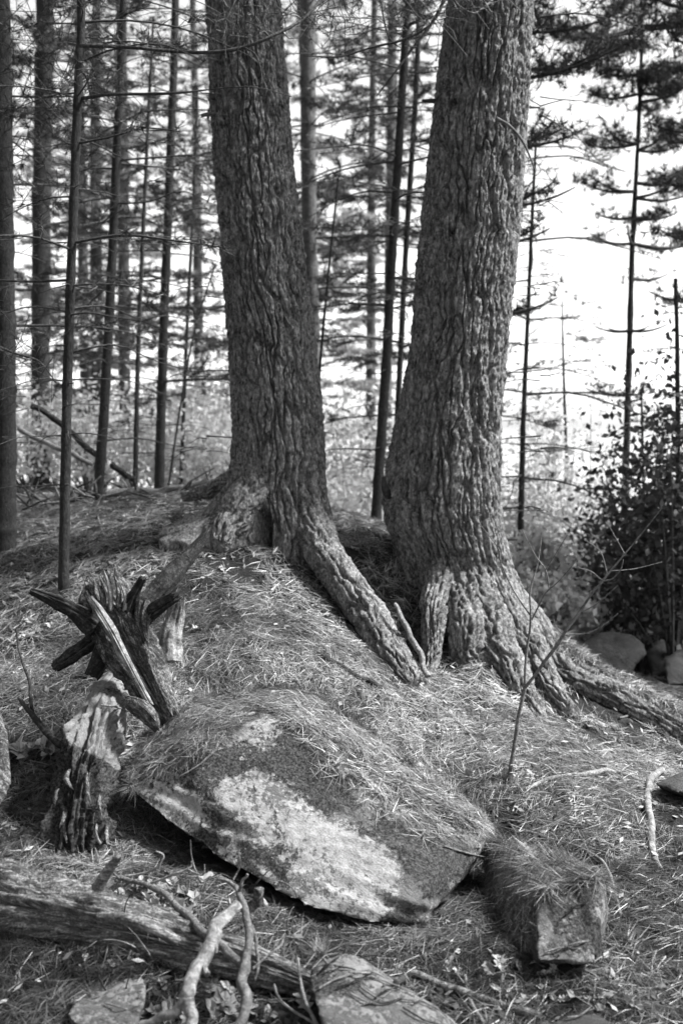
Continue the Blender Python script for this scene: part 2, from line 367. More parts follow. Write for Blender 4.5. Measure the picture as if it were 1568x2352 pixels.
# ------------------------------------------------------------------ rocks
def rock(name, pts, vox, mat, label, cat, seed, amp=.02, layers=None, patches=None, group=None, keep_bvh=True, smooth_it=2):
    P = np.array(pts, float); c = P.mean(0); c[2] = P[:, 2].min()
    bm = bmesh.new()
    for p in P: bm.verts.new(p - c)
    bmesh.ops.convex_hull(bm, input=bm.verts)
    me = bpy.data.meshes.new('h'); bm.to_mesh(me); bm.free()
    ob = bpy.data.objects.new('h', me); COL.objects.link(ob)
    r = ob.modifiers.new('r', 'REMESH'); r.mode = 'VOXEL'; r.voxel_size = vox
    s = ob.modifiers.new('s', 'SMOOTH'); s.factor = .5; s.iterations = smooth_it
    dg = bpy.context.evaluated_depsgraph_get(); ev = ob.evaluated_get(dg); m2 = bpy.data.meshes.new_from_object(ev)
    bpy.data.objects.remove(ob); bpy.data.meshes.remove(me)
    n = len(m2.vertices); V = np.empty(n*3, np.float32); m2.vertices.foreach_get('co', V); V = V.reshape(-1, 3).astype(float)
    Nn = np.empty(n*3, np.float32); m2.vertex_normals.foreach_get('vector', Nn); Nn = Nn.reshape(-1, 3)
    X = V + seed*7.7
    d = amp*(fbm(X[:, 0]*3, X[:, 1]*3, X[:, 2]*3, 3, seed)) + amp*.45*fbm(X[:, 0]*14, X[:, 1]*14, X[:, 2]*14, 4, seed+3, .6)
    if layers:
        ax, fr, am = layers; w = X @ np.array(ax)
        d = d + am*1.0*(np.abs(vnoise(w*fr+.7*vnoise(X[:, 0]*4, X[:, 1]*4, X[:, 2]*4, 9), X[:, 1]*1.2, X[:, 0]*1.5, seed+5)))*-1
    V2 = V + Nn*d[:, None]; m2.vertices.foreach_set('co', V2.astype(np.float32).ravel())
    m2.name = name; m2.materials.clear(); m2.materials.append(mat); m2.polygons.foreach_set('use_smooth', np.ones(len(m2.polygons), dtype=bool)); m2.update()
    pv = np.zeros(n)
    if patches:
        d0 = V2+c-np.array((0, 0, CH)); t_ = d0@np.array((0, cp, -sp_)); qx = W0+d0[:, 0]/t_*F; qy = H0-(d0@np.array((0, sp_, cp)))/t_*F
        for (x, y, rx, ry, ang, wgt) in patches:
            ca, sa = math.cos(math.radians(ang)), math.sin(math.radians(ang)); dx, dy = qx-x, qy-y
            pv += wgt*np.exp(-((dx*ca+dy*sa)/rx)**2-((-dx*sa+dy*ca)/ry)**2)
    a_ = m2.attributes.new('patch', 'FLOAT', 'POINT'); a_.data.foreach_set('value', pv.astype(np.float32))
    o = bpy.data.objects.new(name, m2); COL.objects.link(o); o.location = c; tag(o, label, cat, group)
    Fq = [tuple(p.vertices) for p in m2.polygons]
    b = BVHTree.FromPolygons([tuple(v) for v in (V2+c).tolist()], Fq)
    if keep_bvh: SURF.append(b)
    # sample data: face centres
    nf = len(m2.polygons); fc = np.empty(nf*3, np.float32); fn = np.empty(nf*3, np.float32)
    m2.polygons.foreach_get('center', fc); m2.polygons.foreach_get('normal', fn)
    return o, fc.reshape(-1, 3)+c, fn.reshape(-1, 3)

boulder, BC, BN = rock('boulder', [
    at(292,1815,3.72), at(300,1785,3.80), at(440,1735,3.72), at(560,1665,3.82), at(650,1655,3.85), at(420,1640,4.05), at(330,1700,4.0),
    at(480,1600,4.40), at(600,1585,4.45), at(700,1600,4.40), at(860,1690,4.25), at(1000,1790,4.10), at(1110,1888,3.90),
    at(1122,1930,3.75), at(1060,2030,3.52), at(985,2125,3.36), at(850,2128,3.30), at(700,2085,3.30), at(600,2020,3.38), at(480,1965,3.48), at(390,1905,3.58),
    at(880,1840,3.66), at(1040,1955,3.52), at(980,2060,3.36),
    at(500,1860,4.5), at(900,2050,4.4), at(1080,2020,4.1), at(600,1800,4.9)],
    .013, M['boulder'], 'large lichen patched boulder with a slanting pale face and needles on top', 'boulder', 3, .028, ((.35, .2, 1), 20, .02), [(640,1900,130,60,42,.6),(800,2010,130,75,35,.7),(500,1800,60,50,30,.8),(610,1690,60,30,30,.7),(880,1960,40,90,0,.5),(860,2080,60,30,0,.6),(350,1800,45,30,60,-.5),(530,1765,30,50,-30,-1.0),(700,1780,120,32,42,-.9),(880,1920,150,40,42,-.8),(1030,1990,90,110,30,-1.2),(570,1905,40,22,30,-.8),(740,1860,30,14,35,-.8),(620,2030,70,14,35,-.9)], smooth_it=1)
small, SC_, SN_ = rock('mounded_rock', [
    at(1238,2052,3.18), at(1390,2030,3.18), at(1368,2215,2.98), at(1232,2210,2.98), at(1250,2040,3.34), at(1384,2022,3.34),
    at(1300,1985,3.55), at(1225,1965,3.66), at(1130,1935,3.85), at(1120,2010,3.75), at(1385,2060,3.5), at(1150,2100,3.6), at(1390,2150,3.5), at(1150,2250,3.7)],
    .012, M['rock'], 'small upright grey rock under a hood of needles right of the boulder', 'rock', 5, .034, ((1, .1, .1), 30, .02), [(1300,2130,90,90,0,.9),(1270,2110,16,60,0,-1),(1345,2100,14,60,10,-1),(1310,2190,60,20,0,-.5)])
def rotten_end():
    n, ns = 120, 100; pp = [(310,1545,4.5),(262,1600,4.2),(222,1680,3.93),(200,1770,3.78),(184,1860,3.7),(178,1960,3.66)]
    P = path([at(*p) for p in pp], n); R = np.interp(np.linspace(0, 1, n), np.linspace(0, 1, 6), [.05, .085, .105, .11, .115, .125])
    def dsp(th, s_, r):
        low = sstep(.35, .7, s_/s_.max())
        g = fbm(np.cos(th)*4, np.sin(th)*4, s_*9, 5, 81, .68); h = np.abs(vnoise(np.cos(th)*9, np.sin(th)*9, s_*3.5, 85)); k = fbm(np.cos(th)*1.6, np.sin(th)*1.6, s_*6, 3, 88, .6)
        st = np.round(3*fbm(np.cos(th)*3, np.sin(th)*3, s_*12, 3, 91))/3
        return r*((.12+.55*low)*g - (.08+.5*low)*h + .4*k + .3*low*st)
    V, Fc = tube(P, R, ns, dsp, .9, (0, -1, .3), (.03, .05), 81)
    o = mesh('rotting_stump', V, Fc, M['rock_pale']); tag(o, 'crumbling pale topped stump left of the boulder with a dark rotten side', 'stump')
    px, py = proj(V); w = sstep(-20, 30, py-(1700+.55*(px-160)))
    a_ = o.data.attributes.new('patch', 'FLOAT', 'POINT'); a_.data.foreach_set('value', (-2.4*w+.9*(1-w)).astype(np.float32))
    SURF.append(BVHTree.FromPolygons([tuple(v) for v in V.tolist()], Fc))
rotten_end()
# crumbling fibres of rotten wood down its dark side
stp = thing('rotten_wood_chunk', 'dark crumbled slab of rotten wood hanging down the front of the pale topped stump', 'rotten wood', at(190, 1935, 3.6))
for k in range(9):
    px = random.Random(k).uniform(112, 252); y0 = 1765 + random.Random(k+50).uniform(0, 130) + max(0, (150-px))*1.0
    L = random.Random(k+90).uniform(25, 80)
    P = path([at(px, y0, 3.64), at(px+random.Random(k+7).uniform(-6, 6), y0+L*.5, 3.585), at(px+random.Random(k+17).uniform(-8, 8), min(1945, y0+L), 3.55)], 12)
    V, Fc = tube(P, np.interp(np.linspace(0, 1, 12), [0, .5, 1], [.005, .008, .002]), 9, lambda th, s, r: .009*fbm(np.cos(th)*2+k, np.sin(th)*2, s*18, 3, k), jag=(.02, .03), seed=k)
    mesh('wood_splinter', V, Fc, M['rotten'] if k % 5 else M['snag'], stp)
rock('small_rock', [at(165,2262,2.95), at(230,2236,3.05), at(325,2236,2.98), at(338,2268,2.9), at(322,2352,2.72), at(200,2380,2.66), at(150,2330,2.76), at(318,2420,2.7), at(180,2430,3), at(300,2330,3.2)],
     .012, M['rock_pale'], 'pale flat topped rock at the bottom left under the end of the log', 'rock', 12, .02)
rock('low_rock', [at(700,2230,2.86), at(735,2205,2.92), at(800,2188,2.98), at(815,2215,2.9), at(900,2250,2.86), at(1000,2300,2.8), at(1075,2362,2.72), at(730,2330,2.66), at(880,2420,2.6), at(1100,2420,2.75), at(760,2420,2.6), at(900,2330,3.1), at(1050,2380,3)],
     .012, M['rock_pale'], 'low mottled rock at the bottom edge below the boulder, tapering to the right', 'rock', 15, .022)
rock('dark_rock', [at(1260,2352,2.75), at(1310,2325,2.8), at(1370,2328,2.8), at(1410,2352,2.75), at(1280,2400,2.7), at(1420,2410,2.8), at(1340,2400,3)], .015, M['rock_dark'], 'dark rounded rock poking up at the bottom edge on the right', 'rock', 18, .012)
rock('dark_rock', [at(1500,1800,4.3), at(1568,1770,4.4), at(1640,1750,4.5), at(1640,1850,4.2), at(1540,1815,4.2), at(1640,1800,4.9), at(1540,1830,4.8)], .02, M['rock_dark'], 'dark rock at the right edge beside the bone pale stick', 'rock', 19, .015)
for k, (pts, lab) in enumerate([([(1320,1485,8.6),(1345,1462,8.9),(1400,1448,8.9),(1460,1460,8.9),(1485,1500,8.6),(1440,1570,8.4),(1330,1560,8.4),(1400,1540,9.4)], 'wide rounded rock on the low ground behind the right pine root'),
        ([(1480,1500,9.1),(1505,1462,9.4),(1530,1470,9.4),(1548,1520,9.1),(1490,1575,9.0),(1520,1550,9.8)], 'narrow pointed rock right of the wide rounded one in the distance'),
        ([(1515,1508,8.4),(1560,1495,8.7),(1640,1495,8.7),(1640,1580,8.3),(1520,1575,8.2),(1600,1560,9.4)], 'flat dark rock at the right edge of the low ground')]):
    rock('background_rock', [at(*p) for p in pts], .05, M['rock_dark'], lab, 'rock', 30+k, .06, group='rocks on the low ground behind the root', keep_bvh=False)
rock('half_buried_rock', [at(560,1480,4.95), at(600,1468,5.0), at(625,1500,4.9), at(650,1560,4.75), at(600,1570,4.6), at(560,1520,4.75), at(610,1580,5.1)], .014, M['rock'], 'small half buried stone in needles just above the boulder', 'rock', 41, .012)
rock('edge_stump', [at(-60,1640,3.9), at(5,1635,3.85), at(22,1680,3.8), at(28,1790,3.7), at(8,1850,3.65), at(-60,1880,3.6), at(-70,1720,4.2), at(0,1800,4.1)], .014, M['snag'], 'end of a rounded stump at the left edge beside the oak leaves', 'stump', 44, .02, ((1, .6, 0), 30, .014))

# ------------------------------------------------------------------ the two big pines
def big_trunk(name, rows, t0, lobes, cav, seed, parent, ntheta=215, dz=.0085, ncol=30):
    rows = np.array(rows, float)      # py, left, right
    py = rows[:, 0]; ctr = (rows[:, 1]+rows[:, 2])/2; rad = (rows[:, 2]-rows[:, 1])/2/F*t0
    C0 = np.array([at(c, y, t0) for c, y in zip(ctr, py)]); 
    zs = C0[:, 2]; o = np.argsort(zs); z = zs[o]
    fine = np.arange(z[0], min(z[-1], 4.9), dz); zz = np.concatenate([fine, np.arange(fine[-1]+.05, z[-1], .05)])
    # smooth interpolation
    def itp(v): 
        a = np.interp(zz, z, v[o]); k = np.hanning(41); k /= k.sum(); b = np.convolve(np.pad(a, 20, 'edge'), k, 'valid'); return b
    cx, cy, r = itp(C0[:, 0]), itp(C0[:, 1]), itp(rad)
    th = np.concatenate([np.linspace(-math.radians(195), math.radians(15), ntheta, endpoint=False), np.linspace(math.radians(15), math.radians(165), 30, endpoint=False)]); ntheta = len(th); TH, Z = np.meshgrid(th, zz)
    R = np.repeat(r[:, None], ntheta, 1)
    R = R*(1 + .035*fbm(np.cos(TH)*1.5, np.sin(TH)*1.5, Z*1.1, 2, seed))
    fl = 0
    for (ang, wdt, amp, z0, hh) in lobes:
        dth = np.angle(np.exp(1j*(TH-math.radians(ang))))
        fl = fl + amp*np.exp(-(dth/math.radians(wdt))**2)*np.exp(-np.clip(Z-z0, 0, None)/hh)
    R = R + fl
    sc = 1.0
    tw = .25*Z                                 # slight spiral
    U = (np.mod(TH, 2*math.pi)/(2*math.pi))*ncol + tw + .5*fbm(np.cos(TH)*3, np.sin(TH)*3, Z*1.6, 3, seed+4)
    b, f1 = bark(U, Z/.40, ncol, seed); b2, _ = bark(U*2+.3, Z/.16, ncol*2, seed+40)
    fine_n = fbm(np.cos(TH)*R*70, np.sin(TH)*R*70, Z*26, 4, seed+8, .62)
    mid_n = fbm(np.cos(TH)*R*18, np.sin(TH)*R*18, Z*9, 3, seed+18, .6)
    flk = np.round(3.2*fbm(np.cos(TH)*R*26, np.sin(TH)*R*26, Z*13, 3, seed+28, .6)+.3*fine_n)/3.2
    d = .035*b - .032 + .009*flk*b + .009*b2*b + .013*fine_n*(.4+b) + .007*mid_n
    for (ang, wdt, zc, hh, dp) in cav:
        dth = np.angle(np.exp(1j*(TH-math.radians(ang))))
        d = d - dp*np.exp(-(dth/math.radians(wdt))**4)*np.exp(-((Z-zc)/hh)**4)
    R2 = R + d
    V = np.stack([cx[:, None]+R2*np.cos(TH), cy[:, None]+R2*np.sin(TH), Z], -1).reshape(-1, 3)
    n = len(zz); i = np.arange(n-1)[:, None]*ntheta; j = np.arange(ntheta)[None, :]; j2 = (j+1) % ntheta
    Q = np.stack([i+j, i+j2, i+ntheta+j2, i+ntheta+j], -1).reshape(-1, 4)
    return mesh(name, V, Q, M['bark'], parent), (zz, cx, cy, r)
def root(parent, pts, radpx, seed, mat='bark', flat=1.0, amp=1.0):
    p_ = pts[0]; dx_ = (p_[0]-pts[1][0])*.5; pts = [(p_[0]+dx_, p_[1]-95, p_[2]+.16)] + list(pts); radpx = [radpx[0]*.85] + list(radpx)
    P = path([at(*p) for p in pts], 130); rad = np.array([r/F*p[2] for r, p in zip(radpx, pts)])
    R = np.interp(np.linspace(0, 1, 130), np.linspace(0, 1, len(rad)), rad)
    P = P + np.stack([.012*vnoise(np.arange(130)*.06, 0, 0, seed), 0*R, .012*vnoise(np.arange(130)*.05, 4, 0, seed)], 1)
    def dsp(th, s, r):
        nc = 14; b, f1 = bark(th/(2*math.pi)*nc + .4*vnoise(s*5, 0, 0, seed), s/.26, nc, seed)
        return amp*(.030*b-.026 + .012*fbm(np.cos(th)*r*60, np.sin(th)*r*60, s*40, 3, seed+2, .6) + .016*fbm(np.cos(th)*1.6, np.sin(th)*1.6, s*7, 3, seed+6))
    V, Fc = tube(P, R, 84, dsp, flat)
    return mesh('root', V, Fc, M[mat], parent)

# left
bl = at(640, 1290, 6.2)
pineL = thing('big_pine', 'thick furrowed pine trunk left of centre with a diagonal root reaching down to the right', 'pine tree', bl)
_, TL = big_trunk('trunk', [(-3600, 560, 640), (-900, 425, 560), (-200, 468, 620), (0,478,640),(200,487,655),(400,497,672),(600,513,697),(800,530,722),(950,539,736),(1050,542,740),(1150,542,744),(1300,545,748),(1420,548,748)], 6.2,
   [(186,26,.36,.98,.12),(212,22,.30,.92,.16),(285,16,.08,.82,.18),(322,20,.24,.78,.34),(90,40,.2,1,.2)],
   [(252,8.5,.92,.155,.17)], 3, pineL)
root(pineL, [(690,1130,6.15),(722,1215,5.95),(760,1290,5.75),(812,1370,5.55),(860,1440,5.35),(905,1510,5.15),(945,1570,5.0)], [42,44,42,42,42,38,22], 5)
root(pineL, [(605,1100,6.1),(560,1165,5.98),(525,1215,5.88),(500,1255,5.8)], [56,46,32,14], 6, amp=.9)
root(pineL, [(585,1085,6.2),(525,1112,6.3),(470,1128,6.5),(420,1140,7.0)], [40,26,14,8], 7)
# right
br_ = at(1080, 1520, 6.15)
pineR = thing('big_pine', 'thicker furrowed pine trunk right of centre with a broad flared base', 'pine tree', br_)
_, TR = big_trunk('trunk', [(-3600, 1290, 1370), (-900,1098,1265), (-200,1050,1230), (0,1030,1218),(200,1005,1208),(400,985,1195),(600,962,1178),(800,945,1160),(900,925,1152),(1000,905,1146),(1100,886,1140),(1180,882,1138),(1260,925,1145),(1340,960,1160),(1450,975,1180),(1560,985,1190),(1700,990,1190)], 6.15,
   [(355,24,.22,.35,.30),(312,18,.16,.3,.34),(285,12,.10,.3,.3),(262,14,.08,.4,.2),(185,20,.05,.8,.15),(90,40,.1,.5,.2)],
   [(243,9,.40,.15,.22)], 13, pineR, ntheta=230, ncol=34)
root(pineR, [(1085,1330,5.95),(1120,1430,5.8),(1160,1520,5.6),(1200,1600,5.4),(1235,1660,5.2)], [52,50,42,34,18], 15)
root(pineR, [(1130,1360,6.05),(1185,1450,5.9),(1240,1540,5.7),(1300,1630,5.4)], [55,46,36,20], 16)
root(pineR, [(1010,1330,5.9),(992,1420,5.7),(988,1500,5.6),(975,1560,5.45)], [36,28,22,14], 17)
root(pineR, [(1120,1330,6.2),(1195,1425,6.15),(1265,1515,6.0),(1350,1572,5.9),(1460,1625,5.85),(1600,1690,5.85)], [55,54,46,40,36,34], 18, flat=.9)
root(pineR, [(1060,1360,5.9),(1072,1450,5.72),(1085,1530,5.62),(1100,1570,5.5)], [50,48,40,20], 19)

# ------------------------------------------------------------------ conifer foliage
def tufts(P, D, nn, L, wd, rng, spread=.9, droop=.0):
    """P points, D directions -> needle strips (triangles), nn per tuft"""
    n = len(P); N = n*nn
    p = np.repeat(P, nn, 0); d = np.repeat(D, nn, 0) + rng.normal(0, spread, (N, 3)); d[:, 2] -= droop
    d /= np.linalg.norm(d, axis=1)[:, None]+1e-9
    side = np.cross(d, rng.normal(0, 1, (N, 3))); side /= np.linalg.norm(side, axis=1)[:, None]+1e-9
    l = L*rng.uniform(.6, 1.15, N)[:, None]; w = wd*rng.uniform(.7, 1.3, N)[:, None]
    V = np.stack([p-side*w*.5, p+side*w*.5, p+d*l], 1).reshape(-1, 3)
    Fc = np.arange(N*3).reshape(-1, 3); a = np.repeat(np.clip(rng.normal(.45, .22, n), 0, 1), nn*3)
    return V, Fc, a
def perp_tree(axis_pts, r0, r1, whorls, blen, rng, fol=1.0, dead=.5, rise=.12, droop=.25, nb=(3, 5), tuft_n=7, nl=.09, nw=.005, zmin_f=2.0, ns=9, wr=.012):
    """returns trunk (V,F), branches list[(V,F)], foliage MB"""
    Cc = path(axis_pts, 60); rr = np.interp(np.linspace(0, 1, 60), [0, 1], [r0, r1])
    zc = Cc[:, 2]
    def dsp(th, s, r):
        kn = np.exp(-((np.mod(s, wsp)-wsp*.5)/.03)**2)*.12*r
        return r*.14*fbm(np.cos(th)*2, np.sin(th)*2, s*8, 3, 5) + kn
    H = zc[-1]-zc[0]; wsp = H/whorls
    n_r = 160; C2 = path(axis_pts, n_r); R2 = np.interp(np.linspace(0, 1, n_r), [0, .02, 1], [r0*1.35, r0, r1])
    TVt, TFt = tube(C2, R2, ns, dsp, cap=False)
    brs = []; fol_mb = MB()
    for w in range(whorls):
        f = (w+.5)/whorls; 
        k0 = rng.uniform(0, 6.28); nbr = rng.integers(nb[0], nb[1]+1)
        for b in range(nbr):
            ff = np.clip(f+rng.normal(0, .004), 0, .995); base = np.array([np.interp(ff, np.linspace(0, 1, 60), Cc[:, i]) for i in range(3)])
            if base[2] - zc[0] < .5: continue
            az = k0 + b*6.283/nbr + rng.normal(0, .25)
            L = blen*(1-.55*f)*rng.uniform(.45, 1.15); 
            alive = (base[2] > zmin_f + rng.normal(0, .4)) and rng.random() < fol
            if not alive: L *= dead*rng.uniform(.4, 1.3)
            hd = np.array((math.cos(az), math.sin(az), 0)); lat = np.array((-hd[1], hd[0], 0))
            pts = [base]; bend = rng.normal(0, .12)
            for q in (.33, .66, 1.0):
                pts.append(base + hd*L*q + lat*L*bend*q*q + np.array((0, 0, L*(rise*q - droop*q*q))) + rng.normal(0, .02*L, 3))
            R_b = max(.0045, wr*L*.75)
            V, Fc = simple_tube(pts, [R_b, R_b*.65, R_b*.25], 4, 8)
            mbb = MB(); mbb.add(V, Fc)
            Pp = path(pts, 20)
            nsub = int(L*9) if alive else int(L*5)
            tips = []; dirs = []
            for s_ in range(nsub):
                q = rng.uniform(.22, 1); i = int(q*19); sgn = 1 if rng.random() < .5 else -1
                sl_ = L*(.36*(1.1-q)+.05)*rng.uniform(.5, 1.2); dd = (hd*.75 + lat*sgn*.75 + np.array((0, 0, rng.normal(.02, .14)))); dd /= np.linalg.norm(dd)
                e = Pp[i] + dd*sl_
                if sl_ > .07:
                    V, Fc = simple_tube([Pp[i], Pp[i]+dd*sl_*.5+rng.normal(0, .015, 3), e], [R_b*.3, .0022], 3, 4); mbb.add(V, Fc)
                if alive:
                    m = max(2, int(sl_/.05)); 
                    for x in np.linspace(.35, 1, m): tips.append(Pp[i]+dd*sl_*x); dirs.append(dd)
            brs.append((np.vstack(mbb.V), np.vstack(mbb.F)))
            if alive:
                tips.append(Pp[-1]); dirs.append(hd)
                V, Fc, a = tufts(np.array(tips), np.array(dirs)*.9, tuft_n, nl, nw, rng, .62)
                fol_mb.add(V, Fc, a)
    return (TVt, TFt), brs, fol_mb

def to_ground(p0, p1):
    """extend the line p1->p0 down to the terrain"""
    return p0
def pine(name, label, cat, pix, t, w0, w1, whorls, blen, seed, group=None, mat='bark_thin', nmat='needle_live', split=False, top_extra=None, **kw):
    rng = np.random.default_rng(seed)
    pts = [at(x, y, t) for x, y in pix]
    b = pts[0].copy(); g = float(height(b[0], b[1]))
    if b[2] > g-.05:
        d = pts[0]-pts[1]; d = d/abs(d[2]); pts.insert(0, b + d*(b[2]-g+.08)*np.array((.6, .6, 1)))
    if top_extra:
        d = pts[-1]-pts[-2]; d /= np.linalg.norm(d); pts.append(pts[-1] + (d*.3+np.array((0, 0, .9)))*top_extra)
    tr, brs, fm = perp_tree(pts, w0/2/F*t, w1/2/F*t, whorls, blen, rng, **kw)
    o = thing(name, label, cat, pts[0], group)
    mesh('trunk', tr[0], tr[1], M[mat], o)
    if split:
        for V, Fc in brs: mesh('branch', V, Fc, M['twig_dark'], o)
    elif brs:
        m = MB(); [m.add(V, Fc) for V, Fc in brs]; tag(m.build('branches', M['twig_dark'], o), kind='stuff')
    if fm.V: fm.build('foliage', M[nmat], o, smooth=False)
    return o
GL = 'slim pines standing behind and left of the left big pine'
pine('pine_tree', 'thick dark pine trunk filling the left edge of the picture', 'pine tree', [(10,1235),(12,900),(6,400),(0,0)], 6.6, 54, 46, 16, 1.5, 101, split=True, top_extra=3, zmin_f=2.3, dead=.5)
pine('pine_tree', 'blurred thick dark pine trunk second from the left edge', 'pine tree', [(92,1150),(94,900),(96,500),(102,150),(104,0)], 13, 44, 38, 14, 2.4, 102, top_extra=5, tuft_n=10, nw=.01, nl=.12)
pine('pine_sapling', 'slender knobbly pine pole standing nearest on the left, behind the dead snag', 'sapling', [(147,1312),(155,900),(165,600),(180,200),(187,-60)], 5.6, 25, 17, 22, 1.5, 103, split=True, top_extra=2, zmin_f=2.4, fol=.7)
pine('pine_sapling', 'straight slim pine just right of the nearest pole', 'sapling', [(226,1138),(245,850),(262,500),(275,200),(285,-60)], 8.5, 26, 14, 22, 1.7, 104, split=True, top_extra=2, zmin_f=2.6)
pine('pine_sapling', 'very thin spindly dead pine that narrows to a wire', 'sapling', [(311,1112),(318,800),(335,400),(347,150),(353,40)], 9.5, 14, 4, 22, 1.1, 105, split=True, fol=.15)
pine('pine_tree', 'dark slim pine behind the spindly dead one, left of the left big pine', 'pine tree', [(366,1095),(378,700),(390,400),(404,-60)], 11, 25, 15, 24, 2.1, 106, top_extra=3, tuft_n=9, nw=.008)
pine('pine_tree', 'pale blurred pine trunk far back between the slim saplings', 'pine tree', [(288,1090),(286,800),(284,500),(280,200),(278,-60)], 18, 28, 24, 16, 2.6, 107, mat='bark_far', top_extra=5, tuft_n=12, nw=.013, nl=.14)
pine('pine_sapling', 'thin dark pine nearest the left side of the left big pine', 'sapling', [(416,1110),(430,750),(445,450),(454,200)], 12, 11, 5, 16, 1.6, 108, tuft_n=9, nw=.009)
pine('pine_sapling', 'thin leaning stem crossing the dark pine beside the left big pine', 'sapling', [(388,1112),(420,900),(450,750),(494,610)], 10, 6, 3, 6, .5, 109, fol=.1)
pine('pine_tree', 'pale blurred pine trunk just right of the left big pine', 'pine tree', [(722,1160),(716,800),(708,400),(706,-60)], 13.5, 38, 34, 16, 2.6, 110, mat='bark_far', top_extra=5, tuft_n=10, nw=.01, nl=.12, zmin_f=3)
pine('pine_sapling', 'leaning bare dead sapling between the two big pines', 'sapling', [(722,1150),(732,880),(755,620),(778,400)], 9, 9, 4, 16, .6, 111, split=True, fol=.0, dead=.9)
pine('pine_tree', 'slim straight ringed pine left of the right big pine', 'pine tree', [(863,1178),(885,850),(905,500),(930,100),(938,-60)], 8.5, 26, 14, 26, 1.6, 112, split=True, top_extra=3, zmin_f=2.2)
pine('pine_tree', 'thinner pine close behind the slim ringed pine', 'pine tree', [(905,1120),(930,600),(955,200),(962,-60)], 11, 15, 11, 20, 2.0, 113, top_extra=3, tuft_n=9, nw=.008, zmin_f=2.2)
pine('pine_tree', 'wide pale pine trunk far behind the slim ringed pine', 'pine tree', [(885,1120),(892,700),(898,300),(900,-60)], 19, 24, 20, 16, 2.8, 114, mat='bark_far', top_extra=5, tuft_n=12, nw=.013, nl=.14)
pine('pine_tree', 'thin pine right of the right big pine with long drooping dead boughs', 'pine tree', [(1193,1310),(1200,1000),(1210,750),(1226,400),(1232,300)], 10, 18, 4, 22, 1.9, 115, split=True, fol=.5, zmin_f=1.0, droop=.35, dead=.8)
pine('pine_sapling', 'wispy small pine between the thin pine and the tall layered one', 'sapling', [(1305,1180),(1298,1000),(1292,800),(1290,690)], 14, 12, 3, 12, 1.4, 116, tuft_n=9, nw=.009, fol=.5)
pine('pine_sapling', 'thin dark stem standing among the dark shrubs below the layered pine', 'sapling', [(1482,1440),(1478,1200),(1474,1000),(1472,900)], 11, 9, 5, 8, .8, 117, fol=.3)
pine('pine_sapling', 'dark upright stem at the right edge rising through the dark shrubs', 'sapling', [(1560,1420),(1556,1100),(1554,800),(1550,640)], 9.5, 15, 9, 10, 1.0, 118, fol=.3)
def layered(label, pix, t, w0, w1, tiers, seed, **kw):
    """pine with flat, separate plates of foliage on long boughs"""
    rng = np.random.default_rng(seed); pts = [at(x, y, t) for x, y in pix]
    b = pts[0].copy(); g = float(height(b[0], b[1]))
    if b[2] > g: pts.insert(0, np.array((b[0], b[1], g-.1)))
    o = thing('layered_pine', label, 'pine tree', pts[0])
    C2 = path(pts, 140); R2 = np.interp(np.linspace(0, 1, 140), [0, 1], [w0/2/F*t, w1/2/F*t])
    V, Fc = tube(C2, R2, 9, lambda th, s, r: r*.3*fbm(np.cos(th)*2, np.sin(th)*2, s*6, 3, 5), cap=False); mesh('trunk', V, Fc, M['bark_thin'], o)
    fm = MB()
    for (ty, L, side, alive) in tiers:
        yi = at(784, ty, t)[2]; base = np.array([np.interp(yi, C2[:, 2], C2[:, i]) for i in range(3)])
        nbr = 5 if side == 0 else 2
        for b in range(nbr):
            az = rng.uniform(0, 6.28) if side == 0 else (rng.normal(0, .7) + (0 if side > 0 else math.pi))
            l = L*rng.uniform(.6, 1.1); hd = np.array((math.cos(az), math.sin(az), 0)); lat = np.array((-hd[1], hd[0], 0))
            pp = [base, base+hd*l*.4+np.array((0, 0, -.02*l)), base+hd*l*.75+np.array((0, 0, .05*l)), base+hd*l+np.array((0, 0, .16*l))]
            V, Fc = simple_tube(pp, [.022, .014, .006], 4, 9); mesh('bough', V, Fc, M['twig_dark'], o)
            P = path(pp, 20); tips = []; dirs = []
            for q in range(int(42*l*alive)):
                i = int(rng.uniform(.3, 1)*19); e = P[i] + lat*rng.normal(0, .16*l) + hd*rng.normal(0, .05) + np.array((0, 0, rng.normal(.03, .04)))
                tips.append(e); dirs.append(rng.normal(0, .3, 3)+np.array((0, 0, .3)))
            if tips:
                V, Fc, a = tufts(np.array(tips), np.array(dirs), 16, .11, .009, rng, .7); fm.add(V, Fc, a)
    fm.build('foliage', M['needle_live'], o, smooth=False); return o
layered('tall pine with separate dark foliage plates standing alone against the sky at right', [(1430,1300),(1442,870),(1450,600),(1465,300),(1474,60)], 12, 21, 7,
        [(20,1.5,0,2.2),(70,1.1,0,2.2),(170,.55,0,2.2),(215,.6,0,2.4),(235,.9,1,1.6),(330,.75,-1,2),(345,.7,1,2),(420,.9,1,1.6),(455,1.1,1,.8),(440,.7,-1,1),(500,.6,0,.8),(560,.6,-1,.3),(560,1.3,1,.5),(640,.7,1,.5),(760,.4,0,.05),(905,.6,0,.3)], 201)
layered('dark pine at the top right corner whose boughs reach in over the layered one', [(1690,1350),(1680,900),(1670,400),(1650,-300)], 9.5, 30, 20,
        [(-200,1.9,0,2.4),(-60,1.6,-1,2.4),(30,1.3,-1,2.4),(130,.9,-1,2.0),(300,.9,-1,1.6),(420,1.0,-1,1.2),(560,.7,-1,1.2),(690,.7,-1,.8)], 202)
